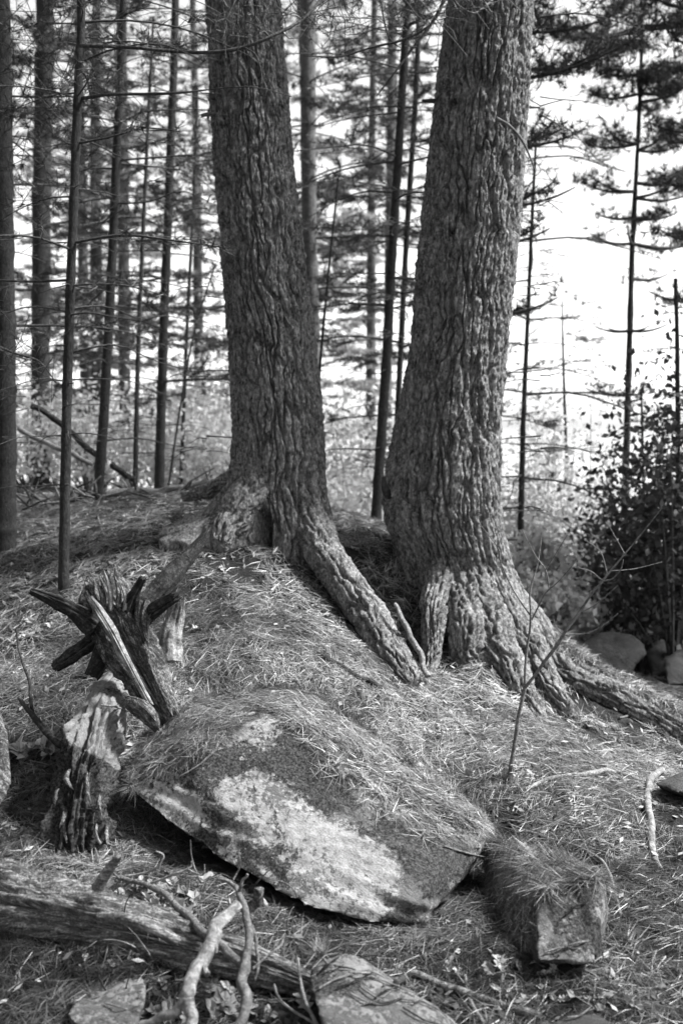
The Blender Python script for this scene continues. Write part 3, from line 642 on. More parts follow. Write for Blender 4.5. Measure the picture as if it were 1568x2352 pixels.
layered('pine behind the right big pine sending flat sprays of needles out to its right', [(1060,1250),(1070,900),(1100,400),(1120,-250)], 9.0, 20, 14,
        [(-120,1.6,1,1.6),(-20,1.4,1,1.6),(60,1.2,1,1.4),(140,1.4,1,1.6),(185,1.3,1,1.2),(330,1.1,1,.5),(370,.9,1,.5),(470,.9,1,.4),(560,.9,1,.5),(720,.7,1,.4)], 203)

# forest behind: reused meshes
BIGCROWN = True
def forest():
    protos = []
    for k in range(5):
        rng = np.random.default_rng(300+k); h = 15.
        tr, brs, fm = perp_tree([(0, 0, -.3), (rng.normal(0, .1), 0, 5), (rng.normal(0, .2), 0, 10), (rng.normal(0, .2), 0, h)], .15, .05, 24, 2.5, rng, fol=.8, zmin_f=1.0+k*.35, dead=.6, tuft_n=10, nl=.15, nw=.015, nb=(3, 5), droop=.2)
        o = thing('forest_pine', 'x', 'pine tree'); mesh('trunk', tr[0], tr[1], M['bark_far'], o)
        m = MB(); [m.add(V, Fc) for V, Fc in brs]; tag(m.build('branches', M['twig_dark'], o), kind='stuff')
        fm.build('foliage', M['needle_hazed'], o, smooth=False); protos.append(o)
    spots = [(-9.5,15,0),(-7.0,17,1),(-4.6,19,2),(-3.2,23,3),(-5.8,23,4),(-8.5,22,0),(-2.0,21,1),(-.6,19,2),(.6,23,3),(-11,19,3)]
    for i, (x, y, k) in enumerate(spots):
        src = protos[k]
        if i < 5 and src.get('used') is None: o = src; src['used'] = 1; new = False
        else:
            o = src.copy(); COL.objects.link(o); new = True
            for ch in src.children: c = ch.copy(); COL.objects.link(c); c.parent = o
        o.location = (x, y, float(height(x, y))); o.rotation_euler = (0, 0, i*1.9); s = .85+.05*(i % 5); o.scale = (s, s, s)
        o['label'] = 'blurred feathery pine, ' + ['far left behind the edge trunk','left of the second slim pole','behind the spindly dead pine','behind the left big pine','left of the dark slim pine','deep behind the nearest pole','behind the gap between the big pines','behind the slim ringed pine','deepest in the gap between the big pines','outermost at the left'][i]; o['group'] = 'pines far back in the bright forest'
    for o in protos:
        if 'used' in o: del o['used']
    for o in list(bpy.data.objects):
        if 'used' in o: del o['used']
    return protos
protos = forest()
# standing forest round the camera (out of frame, same wood): it closes off the sky behind and beside
for i, (x, y, k) in enumerate([(-5.5,3.5,0),(-7,7,3),(-5,-1.5,1),(-3,-5,2),(1,-7,4),(-9,1,2),(-9.5,-5,3),(-6,-9,0),(-1,-11,1),(-4.6,6.2,2)]):
    src = protos[k]; o = src.copy(); COL.objects.link(o)
    for ch in src.children: c = ch.copy(); COL.objects.link(c); c.parent = o
    o.location = (x, y, float(height(x, y))); o.rotation_euler = (0, 0, i*2.3); o.scale = (1.05, 1.05, 1.05)
    o['label'] = 'pine of the wood standing outside the picture round the viewer'; o['group'] = 'pines round the viewer outside the picture'

for i, (x, y, k, s) in enumerate([(4.7, 2.2, 1, .5), (5.6, 2.0, 2, .6), (5.2, .4, 0, .55)]):  # small unseen pines added so their shadow falls on the lower right
    src = protos[k]; o = src.copy(); COL.objects.link(o)
    for ch in src.children: c = ch.copy(); COL.objects.link(c); c.parent = o
    o.location = (x, y, float(height(x, y))); o.rotation_euler = (0, 0, i*1.3); o.scale = (s, s, s)
    o['label'] = 'small pine added outside the picture to the right for its shade'; o['group'] = 'pines round the viewer outside the picture'
rng_t = np.random.default_rng(555)
tr, brs, fm = perp_tree([(0, 0, -.3), (0, .1, 7), (.1, 0, 15)], .22, .06, 26, 3.6, rng_t, fol=.95, zmin_f=7.5, dead=.2, tuft_n=10, nl=.16, nw=.016)
for i, (x, y) in enumerate([(5.2, 1.6), (9.5, 9.5), (8.5, -2.5), (-3.2, 1.0), (-4.6, 5.6), (-1.2, -2.4), (2.6, -2.6), (-6.2, 9.2), (.4, -6.5), (5.2, -6), (-5.5, -3)]):  # unseen tall crowns added to cut the sky light and shade the left
    o = thing('shade_pine', 'tall high crowned pine added outside the picture to shade the scene', 'pine tree', (0, 0, 0), 'shade pines added outside the picture')
    if i == 0: tp = (mesh('trunk', tr[0], tr[1], M['bark_far'], o), fm.build('foliage', M['needle_live'], o, smooth=False)); mm = MB(); [mm.add(V, Fc) for V, Fc in brs]; tp += (tag(mm.build('branches', M['twig_dark'], o), kind='stuff'),)
    else:
        for c0 in tp: c = c0.copy(); COL.objects.link(c); c.parent = o
    o.location = (x, y, float(height(x, y)))
    o.rotation_euler = (0, 0, i*2.)

for o_, (cx_, cy_) in ((pineL, at(440, -1500, 6.2)[:2]), (pineR, at(1290, -1500, 6.15)[:2])):
    for c0 in tp[1:]:
        c = c0.copy(); COL.objects.link(c); c.parent = o_; c.location = Vector((cx_, cy_, .8)) - o_.location; c.name = 'crown' if c0 is tp[1] else 'crown_branches'; c.rotation_euler = (0, 0, cx_)

# ------------------------------------------------------------------ shrubs
def shrub_mesh(rng, n, rx, ry, rz, leaf, clumps=16):
    cc = rng.normal(0, 1, (clumps, 3)); cc /= np.linalg.norm(cc, axis=1)[:, None]; cc *= rng.uniform(.3, .95, (clumps, 1)); cc *= (rx, ry, rz); cc[:, 2] += rz
    idx = rng.integers(0, clumps, n); P = cc[idx] + rng.normal(0, 1, (n, 3))*np.array((rx, ry, rz))*.25
    d = rng.normal(0, 1, (n, 3)); d /= np.linalg.norm(d, axis=1)[:, None]; s = np.cross(d, rng.normal(0, 1, (n, 3))); s /= np.linalg.norm(s, axis=1)[:, None]
    l = leaf*rng.uniform(.5, 1.2, n)[:, None]
    V = np.stack([P-d*l, P+s*l*.55, P+d*l, P-s*l*.55], 1).reshape(-1, 3)
    st = MB()
    for c in cc[:14]:
        V2, F2 = simple_tube([(0, 0, -.1), (c[0]*.4, c[1]*.4, c[2]*.5), tuple(c)], [.014, .004], 4, 6); st.add(V2, F2)
    return V, np.arange(n*4).reshape(-1, 4), np.repeat(np.clip(rng.normal(.5, .25, n), 0, 1), 4), st
def shrub(px, py, t, rx, rz, n, leaf, seed, mat, label, group, src=None):
    rng = np.random.default_rng(seed); p = at(px, py, t); g = float(height(p[0], p[1])); loc = (p[0], p[1], g)
    rz_ = max(.3, (p[2]-g)/2 + rz*.5) 
    o = thing('leafy_shrub', label, 'shrub', loc, group)
    V, Fc, a, st = shrub_mesh(rng, n, rx, rx*.8, rz_, leaf)
    mesh('leaves', V+np.array(loc), Fc, M[mat], o, False, a)
    st.V = [v+np.array(loc) for v in st.V]; tag(st.build('stems', M['twig_dark'], o), kind='stuff'); return o
def where(px, py):
    L = [(80,'behind the thick dark pine at the left edge'),(170,'behind the nearest slim pole'),(265,'behind the second slim pole'),(350,'behind the spindly dead pine'),(440,'behind the dark slim pine'),(540,'close left of the left big pine'),
         (700,'hidden behind the left big pine'),(800,'beside the leaning dead sapling'),(900,'low behind the slim ringed pine'),(1190,'beside the right big pine'),(1245,'behind the thin drooping pine'),(1350,'right of the thin drooping pine'),
         (1420,'left of the layered pine'),(1465,'round the layered pine stem'),(1505,'right of the layered pine'),(1545,'near the dark stem at the edge'),(1700,'cut by the right edge of the picture')]
    w = [t for x, t in L if px <= x][0]
    return w + (', reaching highest' if py < 960 else ', low down' if py > 1170 else ', at middle height')
GR = 'dark leafy shrubs at the right edge'
for k, (px, py, t, rx, rz, n) in enumerate([(1560,1000,9,.75,.5,4200),(1480,1080,9.5,.6,.4,3200),(1400,1250,13,.85,.4,3600),(1530,1250,12.6,.9,.4,4200),(1340,1330,14,.8,.3,2600),(1610,1150,12,1.0,.5,3400),(1500,950,10,.6,.35,3600),(1560,900,9.6,.6,.4,3600),(1430,1060,10.5,.5,.3,3000),(1580,1180,10,.6,.35,3600),(1500,1150,11,.7,.35,3400),(1370,1200,12,.6,.3,2400),(1450,1350,14,.8,.4,3000)]):
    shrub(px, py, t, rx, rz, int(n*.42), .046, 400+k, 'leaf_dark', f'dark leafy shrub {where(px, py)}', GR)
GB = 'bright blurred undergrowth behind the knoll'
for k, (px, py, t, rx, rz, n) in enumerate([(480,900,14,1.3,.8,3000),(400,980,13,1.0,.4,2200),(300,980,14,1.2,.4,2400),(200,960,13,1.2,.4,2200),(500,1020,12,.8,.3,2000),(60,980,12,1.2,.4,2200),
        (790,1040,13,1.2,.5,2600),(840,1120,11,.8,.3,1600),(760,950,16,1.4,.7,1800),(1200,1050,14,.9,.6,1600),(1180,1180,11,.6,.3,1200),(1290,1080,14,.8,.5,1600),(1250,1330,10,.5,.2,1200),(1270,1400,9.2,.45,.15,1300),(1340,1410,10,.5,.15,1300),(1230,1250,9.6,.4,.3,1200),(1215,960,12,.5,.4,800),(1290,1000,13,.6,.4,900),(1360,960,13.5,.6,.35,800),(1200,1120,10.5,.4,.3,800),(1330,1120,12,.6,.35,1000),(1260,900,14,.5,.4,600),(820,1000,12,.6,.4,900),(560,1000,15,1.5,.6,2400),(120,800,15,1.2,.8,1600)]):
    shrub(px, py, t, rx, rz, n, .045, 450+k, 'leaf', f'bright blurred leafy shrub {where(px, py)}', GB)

# ------------------------------------------------------------------ dead snag on the boulder
def gnarl(pts, radpx, seed, n=60, ns=28, flat=1.0, up=None, jag=(0, .04), amp=1.0, grain=10, groove=.22):
    P = path([at(*p) for p in pts], n); rad = np.array([r/F*p[2] for r, p in zip(radpx, pts)])
    R = np.interp(np.linspace(0, 1, n), np.linspace(0, 1, len(rad)), rad)
    def dsp(th, s, r):
        g = fbm(np.cos(th)*grain*.45, np.sin(th)*grain*.45, s*4+seed, 4, seed, .7)
        h = np.abs(vnoise(np.cos(th)*grain*.8+5, np.sin(th)*grain*.8, s*2.2, seed+4))
        k = fbm(np.cos(th)*1.1, np.sin(th)*1.1, s*9, 3, seed+7)
        return amp*r*(.30*g - groove*h + .28*k)
    return tube(P, R, ns, dsp, flat, up, jag, seed)
sn = thing('dead_snag', 'splintered dead pine snag with broken limbs leaning above the boulder', 'snag', at(345, 1640, 4.05))
def sp(name, pts, rad, seed, mat='snag', **kw):
    rad = [q*1.15 for q in rad]; kw.setdefault('ns', 44); kw.setdefault('n', 90); kw.setdefault('amp', 1.25); kw.setdefault('groove', .4); kw.setdefault('grain', 16)
    V, Fc = gnarl(pts, rad, seed, **kw); return mesh(name, V, Fc, M[mat], sn)
def snag_body():
    n, ns = 150, 96; P = path([at(*p) for p in [(378,1640,4.0),(335,1560,4.04),(292,1480,4.09),(262,1415,4.13),(238,1352,4.18)]], n)
    R = np.interp(np.linspace(0, 1, n), [0, .2, .45, .7, .88, 1], [.045, .082, .108, .118, .10, .07])
    def dsp(th, s_, r):
        a = np.angle(np.exp(1j*th)); tro = -.62*np.exp(-((a-.05)/.62)**4)*sstep(.5, .2, s_/s_.max()*.6)
        g = fbm(np.cos(th)*9, np.sin(th)*9, s_*4, 4, 51, .7); h = np.abs(vnoise(np.cos(th)*13+5, np.sin(th)*13, s_*2.0, 55)); k = fbm(np.cos(th)*2.2, np.sin(th)*2.2, s_*7, 4, 58, .6)
        return r*(tro + .26*g - .35*h + .45*k)
    V, Fc = tube(P, R, ns, dsp, .62, (0, -1, .3), (.10, .13), 51); mesh('hollow_trunk', V, Fc, M['snag'], sn)
snag_body()
sp('pale_edge', [(338,1606,3.90),(300,1535,3.93),(262,1462,3.97),(232,1412,4.02),(214,1385,4.06)], [7,9,11,11,7], 52, 'pale_wood', flat=.8, jag=(.05,.06), groove=.4, amp=1.6)
sp('broken_limb', [(225,1440,4.08),(180,1408,4.1),(130,1382,4.12),(76,1358,4.15)], [26,20,13,7], 54, 'snag_dark', jag=(0,.02))
sp('broken_limb', [(240,1455,4.15),(205,1480,4.2),(165,1508,4.22),(130,1530,4.25)], [20,17,15,12], 55, 'snag_dark', jag=(0,.01))
sp('broken_limb', [(255,1465,4.1),(235,1505,4.12),(212,1552,4.1)], [22,20,15], 56, 'snag_dark', jag=(0,.01))
sp('broken_limb', [(300,1430,4.15),(345,1380,4.2),(390,1330,4.25),(432,1284,4.3),(466,1240,4.34)], [24,23,21,16,8], 57, mat='snag_dark', jag=(0,.08), n=110, amp=.9)
sp('branch_stub', [(292,1400,4.1),(310,1362,4.08),(328,1330,4.06)], [16,11,8], 58, 'snag_dark', jag=(0,.02))
sp('branch_stub', [(330,1420,4.12),(365,1395,4.05),(402,1372,4.0)], [22,17,10], 59, 'snag_dark', jag=(0,.04))
sp('branch_stub', [(335,1388,4.1),(328,1425,4.06),(334,1468,4.05)], [22,16,4], 60, jag=(0,.03))
sp('splinter', [(262,1420,4.16),(250,1370,4.18),(240,1335,4.2)], [14,10,4], 61, jag=(0,.05)); sp('splinter', [(275,1420,4.16),(268,1375,4.18),(262,1345,4.2)], [10,8,4], 62, jag=(0,.05))
for k_, (x, y, x2, y2) in enumerate([(255,1400,243,1322),(272,1392,266,1330),(290,1400,282,1352),(236,1405,228,1350),(222,1412,205,1372),(300,1470,312,1440),(350,1560,362,1530),(372,1600,388,1640),(330,1575,318,1622),(262,1500,246,1530)]):
    sp('splinter', [(x, y, 4.08), ((x+x2)/2+4, (y+y2)/2, 4.08), (x2, y2, 4.08)], [8, 6, 2], 600+k_, 'snag' if k_ % 2 else 'pale_wood', jag=(.01, .04), n=24, ns=14)
sp('foot_knob', [(290,1610,3.92),(315,1622,3.86),(340,1640,3.84),(358,1668,3.86)], [10,20,19,9], 63, jag=(.02,.02))
tr_ = thing('rotten_wood_remnant', 'pale crumbling upright piece of rotten wood right of the dead snag', 'rotten wood', at(395,1500,4.5))
V, Fc = gnarl([(388,1520,4.45),(390,1470,4.48),(400,1430,4.5),(408,1398,4.5)], [28,24,20,14], 64, jag=(0,.09), flat=.5, amp=2.0, grain=12, ns=44, n=90); mesh('wood_block', V, Fc, M['pale_wood'], tr_)

# ------------------------------------------------------------------ log in the foreground
lg = thing('fallen_log', 'weathered grooved log lying across the bottom left corner', 'log', at(300, 2200, 3.1))
V, Fc = gnarl([(-260,2030,3.5),(0,2078,3.32),(180,2110,3.2),(330,2142,3.12),(480,2182,3.06),(620,2228,3.0),(740,2275,2.95)], [100,96,82,66,54,38,14], 71, n=220, ns=110, grain=26, jag=(0,.12), amp=.75, groove=.55)
mesh('log_trunk', V, Fc, M['log'], lg)
for pts, rad, sd_ in [([(228,2108,3.02),(290,2112,2.98),(350,2128,2.96),(405,2160,2.98)], [15,14,14,11], 72), ([(225,2040,3.12),(245,2005,3.1),(272,1968,3.08)], [17,13,7], 73)]:
    V, Fc = gnarl(pts, rad, sd_, jag=(0,.015), amp=.7); mesh('branch_stub', V, Fc, M['log'], lg)

# ------------------------------------------------------------------ sticks and branches
def stick(name, label, cat, paths, mat, group=None, ns=10, wob=.15, seed=0, drop=False):
    """paths: list of (pts [(px,py[,t])], [radius px...]); points without t lie on what is under them"""
    o = None
    for k, (pts, rad) in enumerate(paths):
        W = []; ts = []
        for p in pts:
            if len(p) == 3: q = at(*p); W.append(q); ts.append(p[2])
            else:
                q, n = cast(*p); t = (q-np.array((0, 0, CH)))@np.array((0, cp, -sp_)); r = np.interp(len(W)/max(1, len(pts)-1), np.linspace(0, 1, len(rad)), rad)/F*t
                W.append(q + n*r*.8 + np.array((0, 0, .006))); ts.append(t)
        if o is None: o = thing(name, label, cat, W[0], group)
        n = max(8, len(W)*8); P = path(W, n); L = np.linalg.norm(np.diff(P, axis=0), axis=1).sum()
        R = np.interp(np.linspace(0, 1, n), np.linspace(0, 1, len(rad)), [r/F*np.mean(ts) for r in rad])
        P = P + (R[:, None]*.5)*np.stack([vnoise(np.arange(n)*.21, seed+k, i*3, 8) for i in range(3)], 1)
        V, Fc = tube(P, R, ns if max(rad) > 3 else 6, lambda th, s, r: r*wob*fbm(np.cos(th)*1.6, np.sin(th)*1.6, s*16, 4, seed+k) + r*.10*np.exp(-((np.mod(s+.03, .11)-.05)/.008)**2))
        mesh('stem' if k == 0 else 'side_branch', V, Fc, M[mat], o)
    return o
stick('fallen_branch', 'thick pale forked branch propped on the log in the foreground', 'branch',
  [([(552,2080,2.98),(504,2127,2.9),(479,2177,2.84),(453,2232,2.78),(438,2278,2.74),(428,2308,2.72)], [12,16,17,16,15,17]),
   ([(432,2298,2.72),(395,2325,2.72),(343,2350,2.74),(290,2385,2.76)], [12,11,10,9]), ([(428,2300,2.72),(440,2340,2.68),(452,2400,2.64)], [15,14,14]),
   ([(470,2225,2.78),(474,2240,2.75),(480,2232,2.74)], [6,5,3]), ([(493,2170,2.84),(497,2190,2.83)], [6,3])], 'stick', ns=18, seed=5)
stick('fallen_branch', 'thinner knotty branch with curling twigs right of the thick pale forked one', 'branch',
  [([(504,2018,3.1),(534,2031,3.08),(549,2051,3.05),(564,2101,2.98),(572,2152,2.92),(568,2192,2.88),(559,2232,2.84),(562,2298,2.76),(545,2360,2.7)], [3,5,7,9,9,9,12,12,11]),
   ([(552,2048,3.05),(556,2028,3.03),(569,2008,3.02)], [4,3]), ([(560,2222,2.85),(536,2200,2.9),(514,2177,2.93),(474,2142,3.0),(418,2091,3.12),(373,2051,3.22),(322,2026,3.3),(272,2018,3.36)], [9,10,9,9,8,7,6,6]),
   ([(577,2127,2.95),(587,2162,2.92),(592,2212,2.88),(585,2253,2.86)], [4,4,3]), ([(504,2018,3.1),(497,2012,3.1)], [3,1])], 'twig', ns=12, seed=9)
stick('fallen_branch', 'pale stick on the needles running left from the stub above the log', 'branch', [([(237,2008),(186,1993),(126,1978)], [6,5,4])], 'stick', seed=12)
stick('broken_branch_end', 'short stout split branch end sticking up behind the knotty branch', 'branch', [([(572,2110,3.1),(582,2078,3.1),(596,2040,3.08)], [13,12,11])], 'snag', ns=14, seed=13)
stick('birch_stick', 'pale upright stick leaning between the two big pine bases', 'stick', [([(908,1385,5.25),(922,1420,5.2),(946,1464,5.15),(966,1509,5.1),(981,1556,5.02)], [4,6,7,7,7])], 'pale_wood', seed=14)
stick('bone_pale_stick', 'thick bone pale curved stick lying near the right edge', 'stick', [([(1514,1776),(1494,1799),(1489,1839),(1490,1894),(1496,1949),(1504,1985),(1521,2005)], [9,9,9,8,8,6,3])], 'pale_wood', ns=14, seed=15)
stick('fallen_branch', 'long pale branch lying level across the slope left of the bone pale stick', 'branch', [([(1102,1814),(1150,1812),(1207,1816),(1250,1800),(1308,1789),(1360,1785),(1393,1781),(1440,1790),(1478,1801)], [2,4,5,5,6,7,6,4]), ([(1310,1790),(1330,1770)], [3,1])], 'stick', seed=16)
stick('dark_stick', 'dark rotten stick lying on the slope above the boulder', 'stick', [([(725,1508),(780,1540),(830,1568),(884,1595)], [6,8,8,6])], 'snag_dark', seed=17)
stick('pale_stick', 'short pale stick on the slope behind the ridge of the boulder', 'stick', [([(1027,1640),(1060,1675),(1092,1712)], [5,5,4])], 'stick', seed=18)
stick('thin_stick', 'slender forked stick resting on the needles above the boulder face', 'stick', [([(587,1644),(529,1654),(438,1659),(403,1682),(353,1707)], [4,4,3,3,2]), ([(403,1682),(390,1705),(380,1712)], [3,1])], 'stick', seed=19)
stick('thin_twig', 'thin pale twig hanging over the top of the boulder face', 'twig', [([(501,1680),(499,1717),(474,1748),(440,1772),(408,1790)], [3,3,2,1])], 'stick', seed=20)
stick('dark_branch', 'dark branch leaning down beside the pale topped stump at left', 'branch', [([(45,1601,4.3),(76,1642,4.15),(121,1692,4.0),(151,1717,3.92)], [4,7,8,6]), ([(76,1640,4.2),(66,1560,4.35),(45,1500,4.5),(38,1445,4.6)], [4,3,2])], 'snag_dark', seed=21)
stick('pale_twig', 'short pale twig lying on the knoll between the two big pines', 'twig', [([(935,1272),(918,1300),(900,1320)], [4,4,3])], 'stick', seed=22)
stick('fallen_twig', 'long thin arched twig running over the needle hood of the small upright rock', 'twig', [([(1152,1886),(1200,1893),(1260,1898),(1310,1898),(1380,1922)], [2,3,3,2]),([(1165,1895),(1240,1925),(1330,1952),(1380,1985),(1408,2040),(1425,2110)], [2,4,4,4,3])], 'twig', seed=23)
stick('fallen_twig', 'dark crooked twig in front of the boulder foot', 'twig', [([(870,2140),(930,2138),(982,2148)], [2,3,2]), ([(925,2140),(940,2180),(950,2210)], [3,2]), ([(830,2165),(880,2155),(930,2140)], [1,2,2]), ([(940,2175),(975,2160),(990,2180)], [1,1])], 'twig', seed=24)
stick('fallen_twig', 'pale twig standing out of the litter at the bottom centre right', 'twig', [([(1068,2245),(1072,2290),(1090,2325),(1110,2360)], [4,4,5,5])], 'stick', seed=25)
stick('fallen_twig', 'twig curling down right of the needle tuft at the bottom', 'twig', [([(630,2263,2.9),(640,2293,2.85),(675,2323,2.8),(725,2351,2.75)], [3,3,3]), ], 'stick', seed=26)
stick('fallen_twig', 'straight pale twig crossing the low rock at the bottom', 'twig', [([(685,2200,2.9),(695,2278,2.8),(732,2360,2.7)], [3,4,4])], 'stick', seed=27)
stick('fallen_twig', 'hooked twig arching from the knotty branch to the needle tuft', 'twig', [([(579,2225,2.85),(605,2202,2.88),(645,2172,2.92),(655,2154,2.94),(695,2162,2.92),(722,2185,2.9)], [3,3,3,2])], 'twig', seed=28)
stick('fallen_twig', 'curling twig with a hooked tip left of the boulder foot', 'twig', [([(275,2016,3.36),(320,2008,3.35),(363,1991,3.33),(375,1965,3.33),(359,1955,3.33)], [3,3,3,2])], 'stick', seed=29)
stick('fallen_twig', 'twig with upturned tips under the boulder edge', 'twig', [([(348,2028,3.28),(403,2006,3.25),(438,1991,3.25),(438,1978,3.25)], [3,3,2]), ([(430,1995,3.25),(465,2010,3.2),(470,1985,3.2)], [2,2,1])], 'stick', seed=30)
stick('dark_twig', 'dark crooked twig on the open slope right of the sapling foot', 'twig', [([(1190,1705),(1220,1712),(1245,1706),(1250,1712),(1275,1730),(1292,1765)], [2,3,3,2])], 'snag_dark', seed=31)
stick('fallen_twig', 'crooked pale twig low on the dark floor at right', 'twig', [([(1290,2250),(1320,2235),(1360,2238),(1400,2228)], [2,4,4,3]), ([(1360,2238),(1375,2260)], [2,1])], 'twig', seed=32)
stick('dark_branch', 'dark decayed branch lying along the right side of the low bottom rock', 'branch', [([(940,2240),(1020,2275),(1120,2310),(1240,2345)], [8,10,10,8])], 'rotten', seed=33)
stick('split_stick', 'short broken stick end beside the low bottom rock', 'stick', [([(905,2268),(925,2255),(944,2248)], [6,8,8])], 'snag', seed=34)
stick('fallen_twig', 'thin twig lying high on the left slope before the left big pine', 'twig', [([(380,1270),(430,1255),(470,1250)], [1,2,2]), ([(225,1185),(235,1220),(240,1235)], [2,2])], 'twig', seed=35)
# litter twigs on the slope
rr = random.Random(5)
for k in range(120):
    px = rr.uniform(20, 1540); py = rr.uniform(1330, 2330)
    if 290 < px < 1000 and 1500 < py < 2100: py = rr.uniform(2130, 2330)
    if 500 < px < 1250 and py < 1500: continue
    L = rr.uniform(40, 120); a = rr.uniform(-.6, .6); pts = [(px, py), (px+L*.5*math.cos(a), py+L*.5*math.sin(a)+rr.uniform(-8, 8)), (px+L*math.cos(a), py+L*math.sin(a))]
    stick('litter_twig', 'small broken twig lying loose among the needles', 'twig', [(pts, [2.2, 2.4, 1.2])], rr.choice(['twig', 'snag_dark', 'stick']), group='loose twigs among the needles', ns=5, seed=60+k)

# logs and brush at the back left
stick('background_log', 'pale log lying on the crest left of the left big pine', 'log', [([(238,1128,8.3),(320,1128,8.3),(400,1126,8.2),(470,1112,8.1),(530,1104,8.0)], [10,9,9,9,9])], 'stick', ns=12, seed=40)
stick('leaning_log', 'dark leaning dead trunk propped behind the nearest pole at left', 'log', [([(75,930,9),(130,965,9),(180,1010,8.9),(240,1060,8.8)], [7,7,7,7])], 'snag_dark', seed=41)
stick('leaning_log', 'grey leaning dead trunk crossing below the dark one at left', 'log', [([(40,985,9.5),(110,1020,9.4),(170,1045,9.3),(215,1065,9.3)], [6,6,6,5])], 'twig', seed=42)
stick('leaning_branch', 'short broken branch leaning by the foot of the spindly dead pine', 'branch', [([(256,1065,9),(285,1088,9),(305,1105,9)], [7,7,6])], 'snag_dark', seed=43)
for k in range(48):
    x = rr.uniform(20, 500); L = rr.uniform(40, 140); a = rr.uniform(-2.8, -.3); y = rr.uniform(1120, 1175); t = rr.uniform(7.6, 8.8)
    stick('brush_stick', 'thin dead stick in the brush pile on the crest at left', 'stick', [([(x, y, t), (x+L*.5*math.cos(a), y+L*.35*math.sin(a)+5, t), (x+L*math.cos(a), y+L*.5*math.sin(a), t)], [2.5, 2.5, 1.2])], rr.choice(['twig', 'snag_dark', 'stick']), group='dead sticks in the brush on the crest', seed=100+k, ns=5)

# bare sapling
sap = stick('bare_sapling', 'leafless forked sapling rising in front of the right big pine', 'sapling', [
  ([(1163,1805,4.3),(1182,1700,4.3),(1200,1600,4.3),(1207,1575,4.3)], [5,4.5,4]),
  ([(1206,1580,4.3),(1248,1524,4.28),(1293,1459,4.25),(1323,1414,4.25),(1358,1364,4.22),(1383,1334,4.2),(1433,1273,4.18),(1483,1213,4.15),(1529,1153,4.1)], [3.6,4,3.6,3,2.6,2,1.6,1]),
  ([(1205,1578,4.3),(1207,1499,4.32),(1215,1449,4.32),(1217,1409,4.32),(1218,1350,4.34),(1232,1299,4.35),(1240,1253,4.36),(1242,1223,4.36)], [3.2,3,2.6,2,1.6,1]),
  ([(1217,1412,4.32),(1177,1354,4.34),(1152,1299,4.36),(1142,1258,4.38),(1094,1196,4.4)], [1.8,1.6,1.4,.8]), ([(1142,1258,4.38),(1155,1228,4.38)], [1.2,.8]),
  ([(1220,1425,4.32),(1242,1379,4.3),(1260,1354,4.28),(1283,1334,4.26),(1323,1288,4.24)], [2,1.8,1.4,.8]),
  ([(1260,1354,4.28),(1252,1309,4.28),(1227,1273,4.3),(1197,1216,4.3)], [1.5,1.4,.8]), ([(1252,1309,4.28),(1278,1268,4.26),(1305,1223,4.26)], [1.3,.8]),
  ([(1383,1334,4.2),(1358,1314,4.2),(1328,1304,4.2),(1325,1291,4.2)], [1.8,1.5,.9]), ([(1393,1320,4.2),(1378,1268,4.2),(1340,1238,4.2)], [1.5,1.2,.8]),
  ([(1293,1459,4.25),(1348,1454,4.2),(1388,1434,4.16),(1418,1409,4.14)], [1.3,1.2,.7]), ([(1433,1273,4.18),(1415,1240,4.18),(1396,1205,4.18)], [1.3,.8]),
  ([(1403,1311,4.2),(1458,1306,4.2),(1519,1291,4.2)], [1.3,1.1,.7]), ([(1338,1404,4.24),(1373,1384,4.22),(1418,1344,4.2)], [1.3,1.1,.7]),
  ([(1383,1335,4.2),(1405,1330,4.15),(1425,1305,4.1),(1430,1285,4.08)], [1.8,1.6,1]), ([(1293,1459,4.25),(1275,1440,4.25),(1270,1415,4.25)], [1.1,.7])], 'twig', ns=7, seed=200)

# stubs and dead boughs on the big trunks and across the top
def limb(parent, pts, rad, seed, mat='twig_dark', name='dead_branch'):
    P = path([at(*p) for p in pts], 30); R = np.interp(np.linspace(0, 1, 30), np.linspace(0, 1, len(rad)), [r/F*pts[0][2] for r in rad])
    V, Fc = tube(P, R, 7, lambda th, s, r: r*.2*fbm(np.cos(th), np.sin(th), s*20, 3, seed)); mesh(name, V, Fc, M[mat], parent)
limb(pineR, [(1140,272,5.86),(1170,290,5.8),(1200,325,5.78),(1222,375,5.76),(1225,388,5.76)], [4,3.5,3,2,1], 1, 'twig')
limb(pineR, [(1005,232,6.1),(985,232,6.1),(968,230,6.1)], [7,5,2], 2); limb(pineR, [(900,1150,6.1),(884,1125,6.0),(880,1095,5.95)], [12,8,3], 3)
limb(pineL, [(500,262,6.1),(480,262,6.1),(462,266,6.1)], [5,5,4], 4, 'twig'); limb(pineL, [(500,228,6.1),(484,226,6.1)], [4,2], 5)
limb(pineR, [(1130,0,5.8),(1090,30,5.7),(1050,10,5.7),(1040,-20,5.7)], [2,2,2,1], 6, 'twig')
bough = thing('overhanging_bough', 'long dark pine bough crossing in front of the left big trunk near the top', 'branch', at(700, 60, 5.4))
limb(bough, [(185,105,5.5),(290,108,5.4),(400,118,5.4),(490,120,5.3),(560,108,5.3),(620,85,5.3),(700,40,5.4),(760,-30,5.5)], [4.5,4,4,4,4,4,3.5,3], 7, name='bough')
limb(bough, [(620,85,5.3),(590,60,5.3),(560,48,5.3)], [2.5,2,1], 8, name='side_branch'); limb(bough, [(560,108,5.3),(590,130,5.2),(600,190,5.2),(560,198,5.2)], [1.6,1.2,.8], 9, name='side_branch')
bough2 = thing('overhanging_bough', 'lower dark bough reaching right from the nearest pole to the left big trunk', 'branch', at(187, 222, 5.6))
limb(bough2, [(188,226,5.6),(250,217,5.5),(320,216,5.5),(400,214,5.4),(480,206,5.4)], [4.5,4,3.5,3,1.5], 10, name='bough')
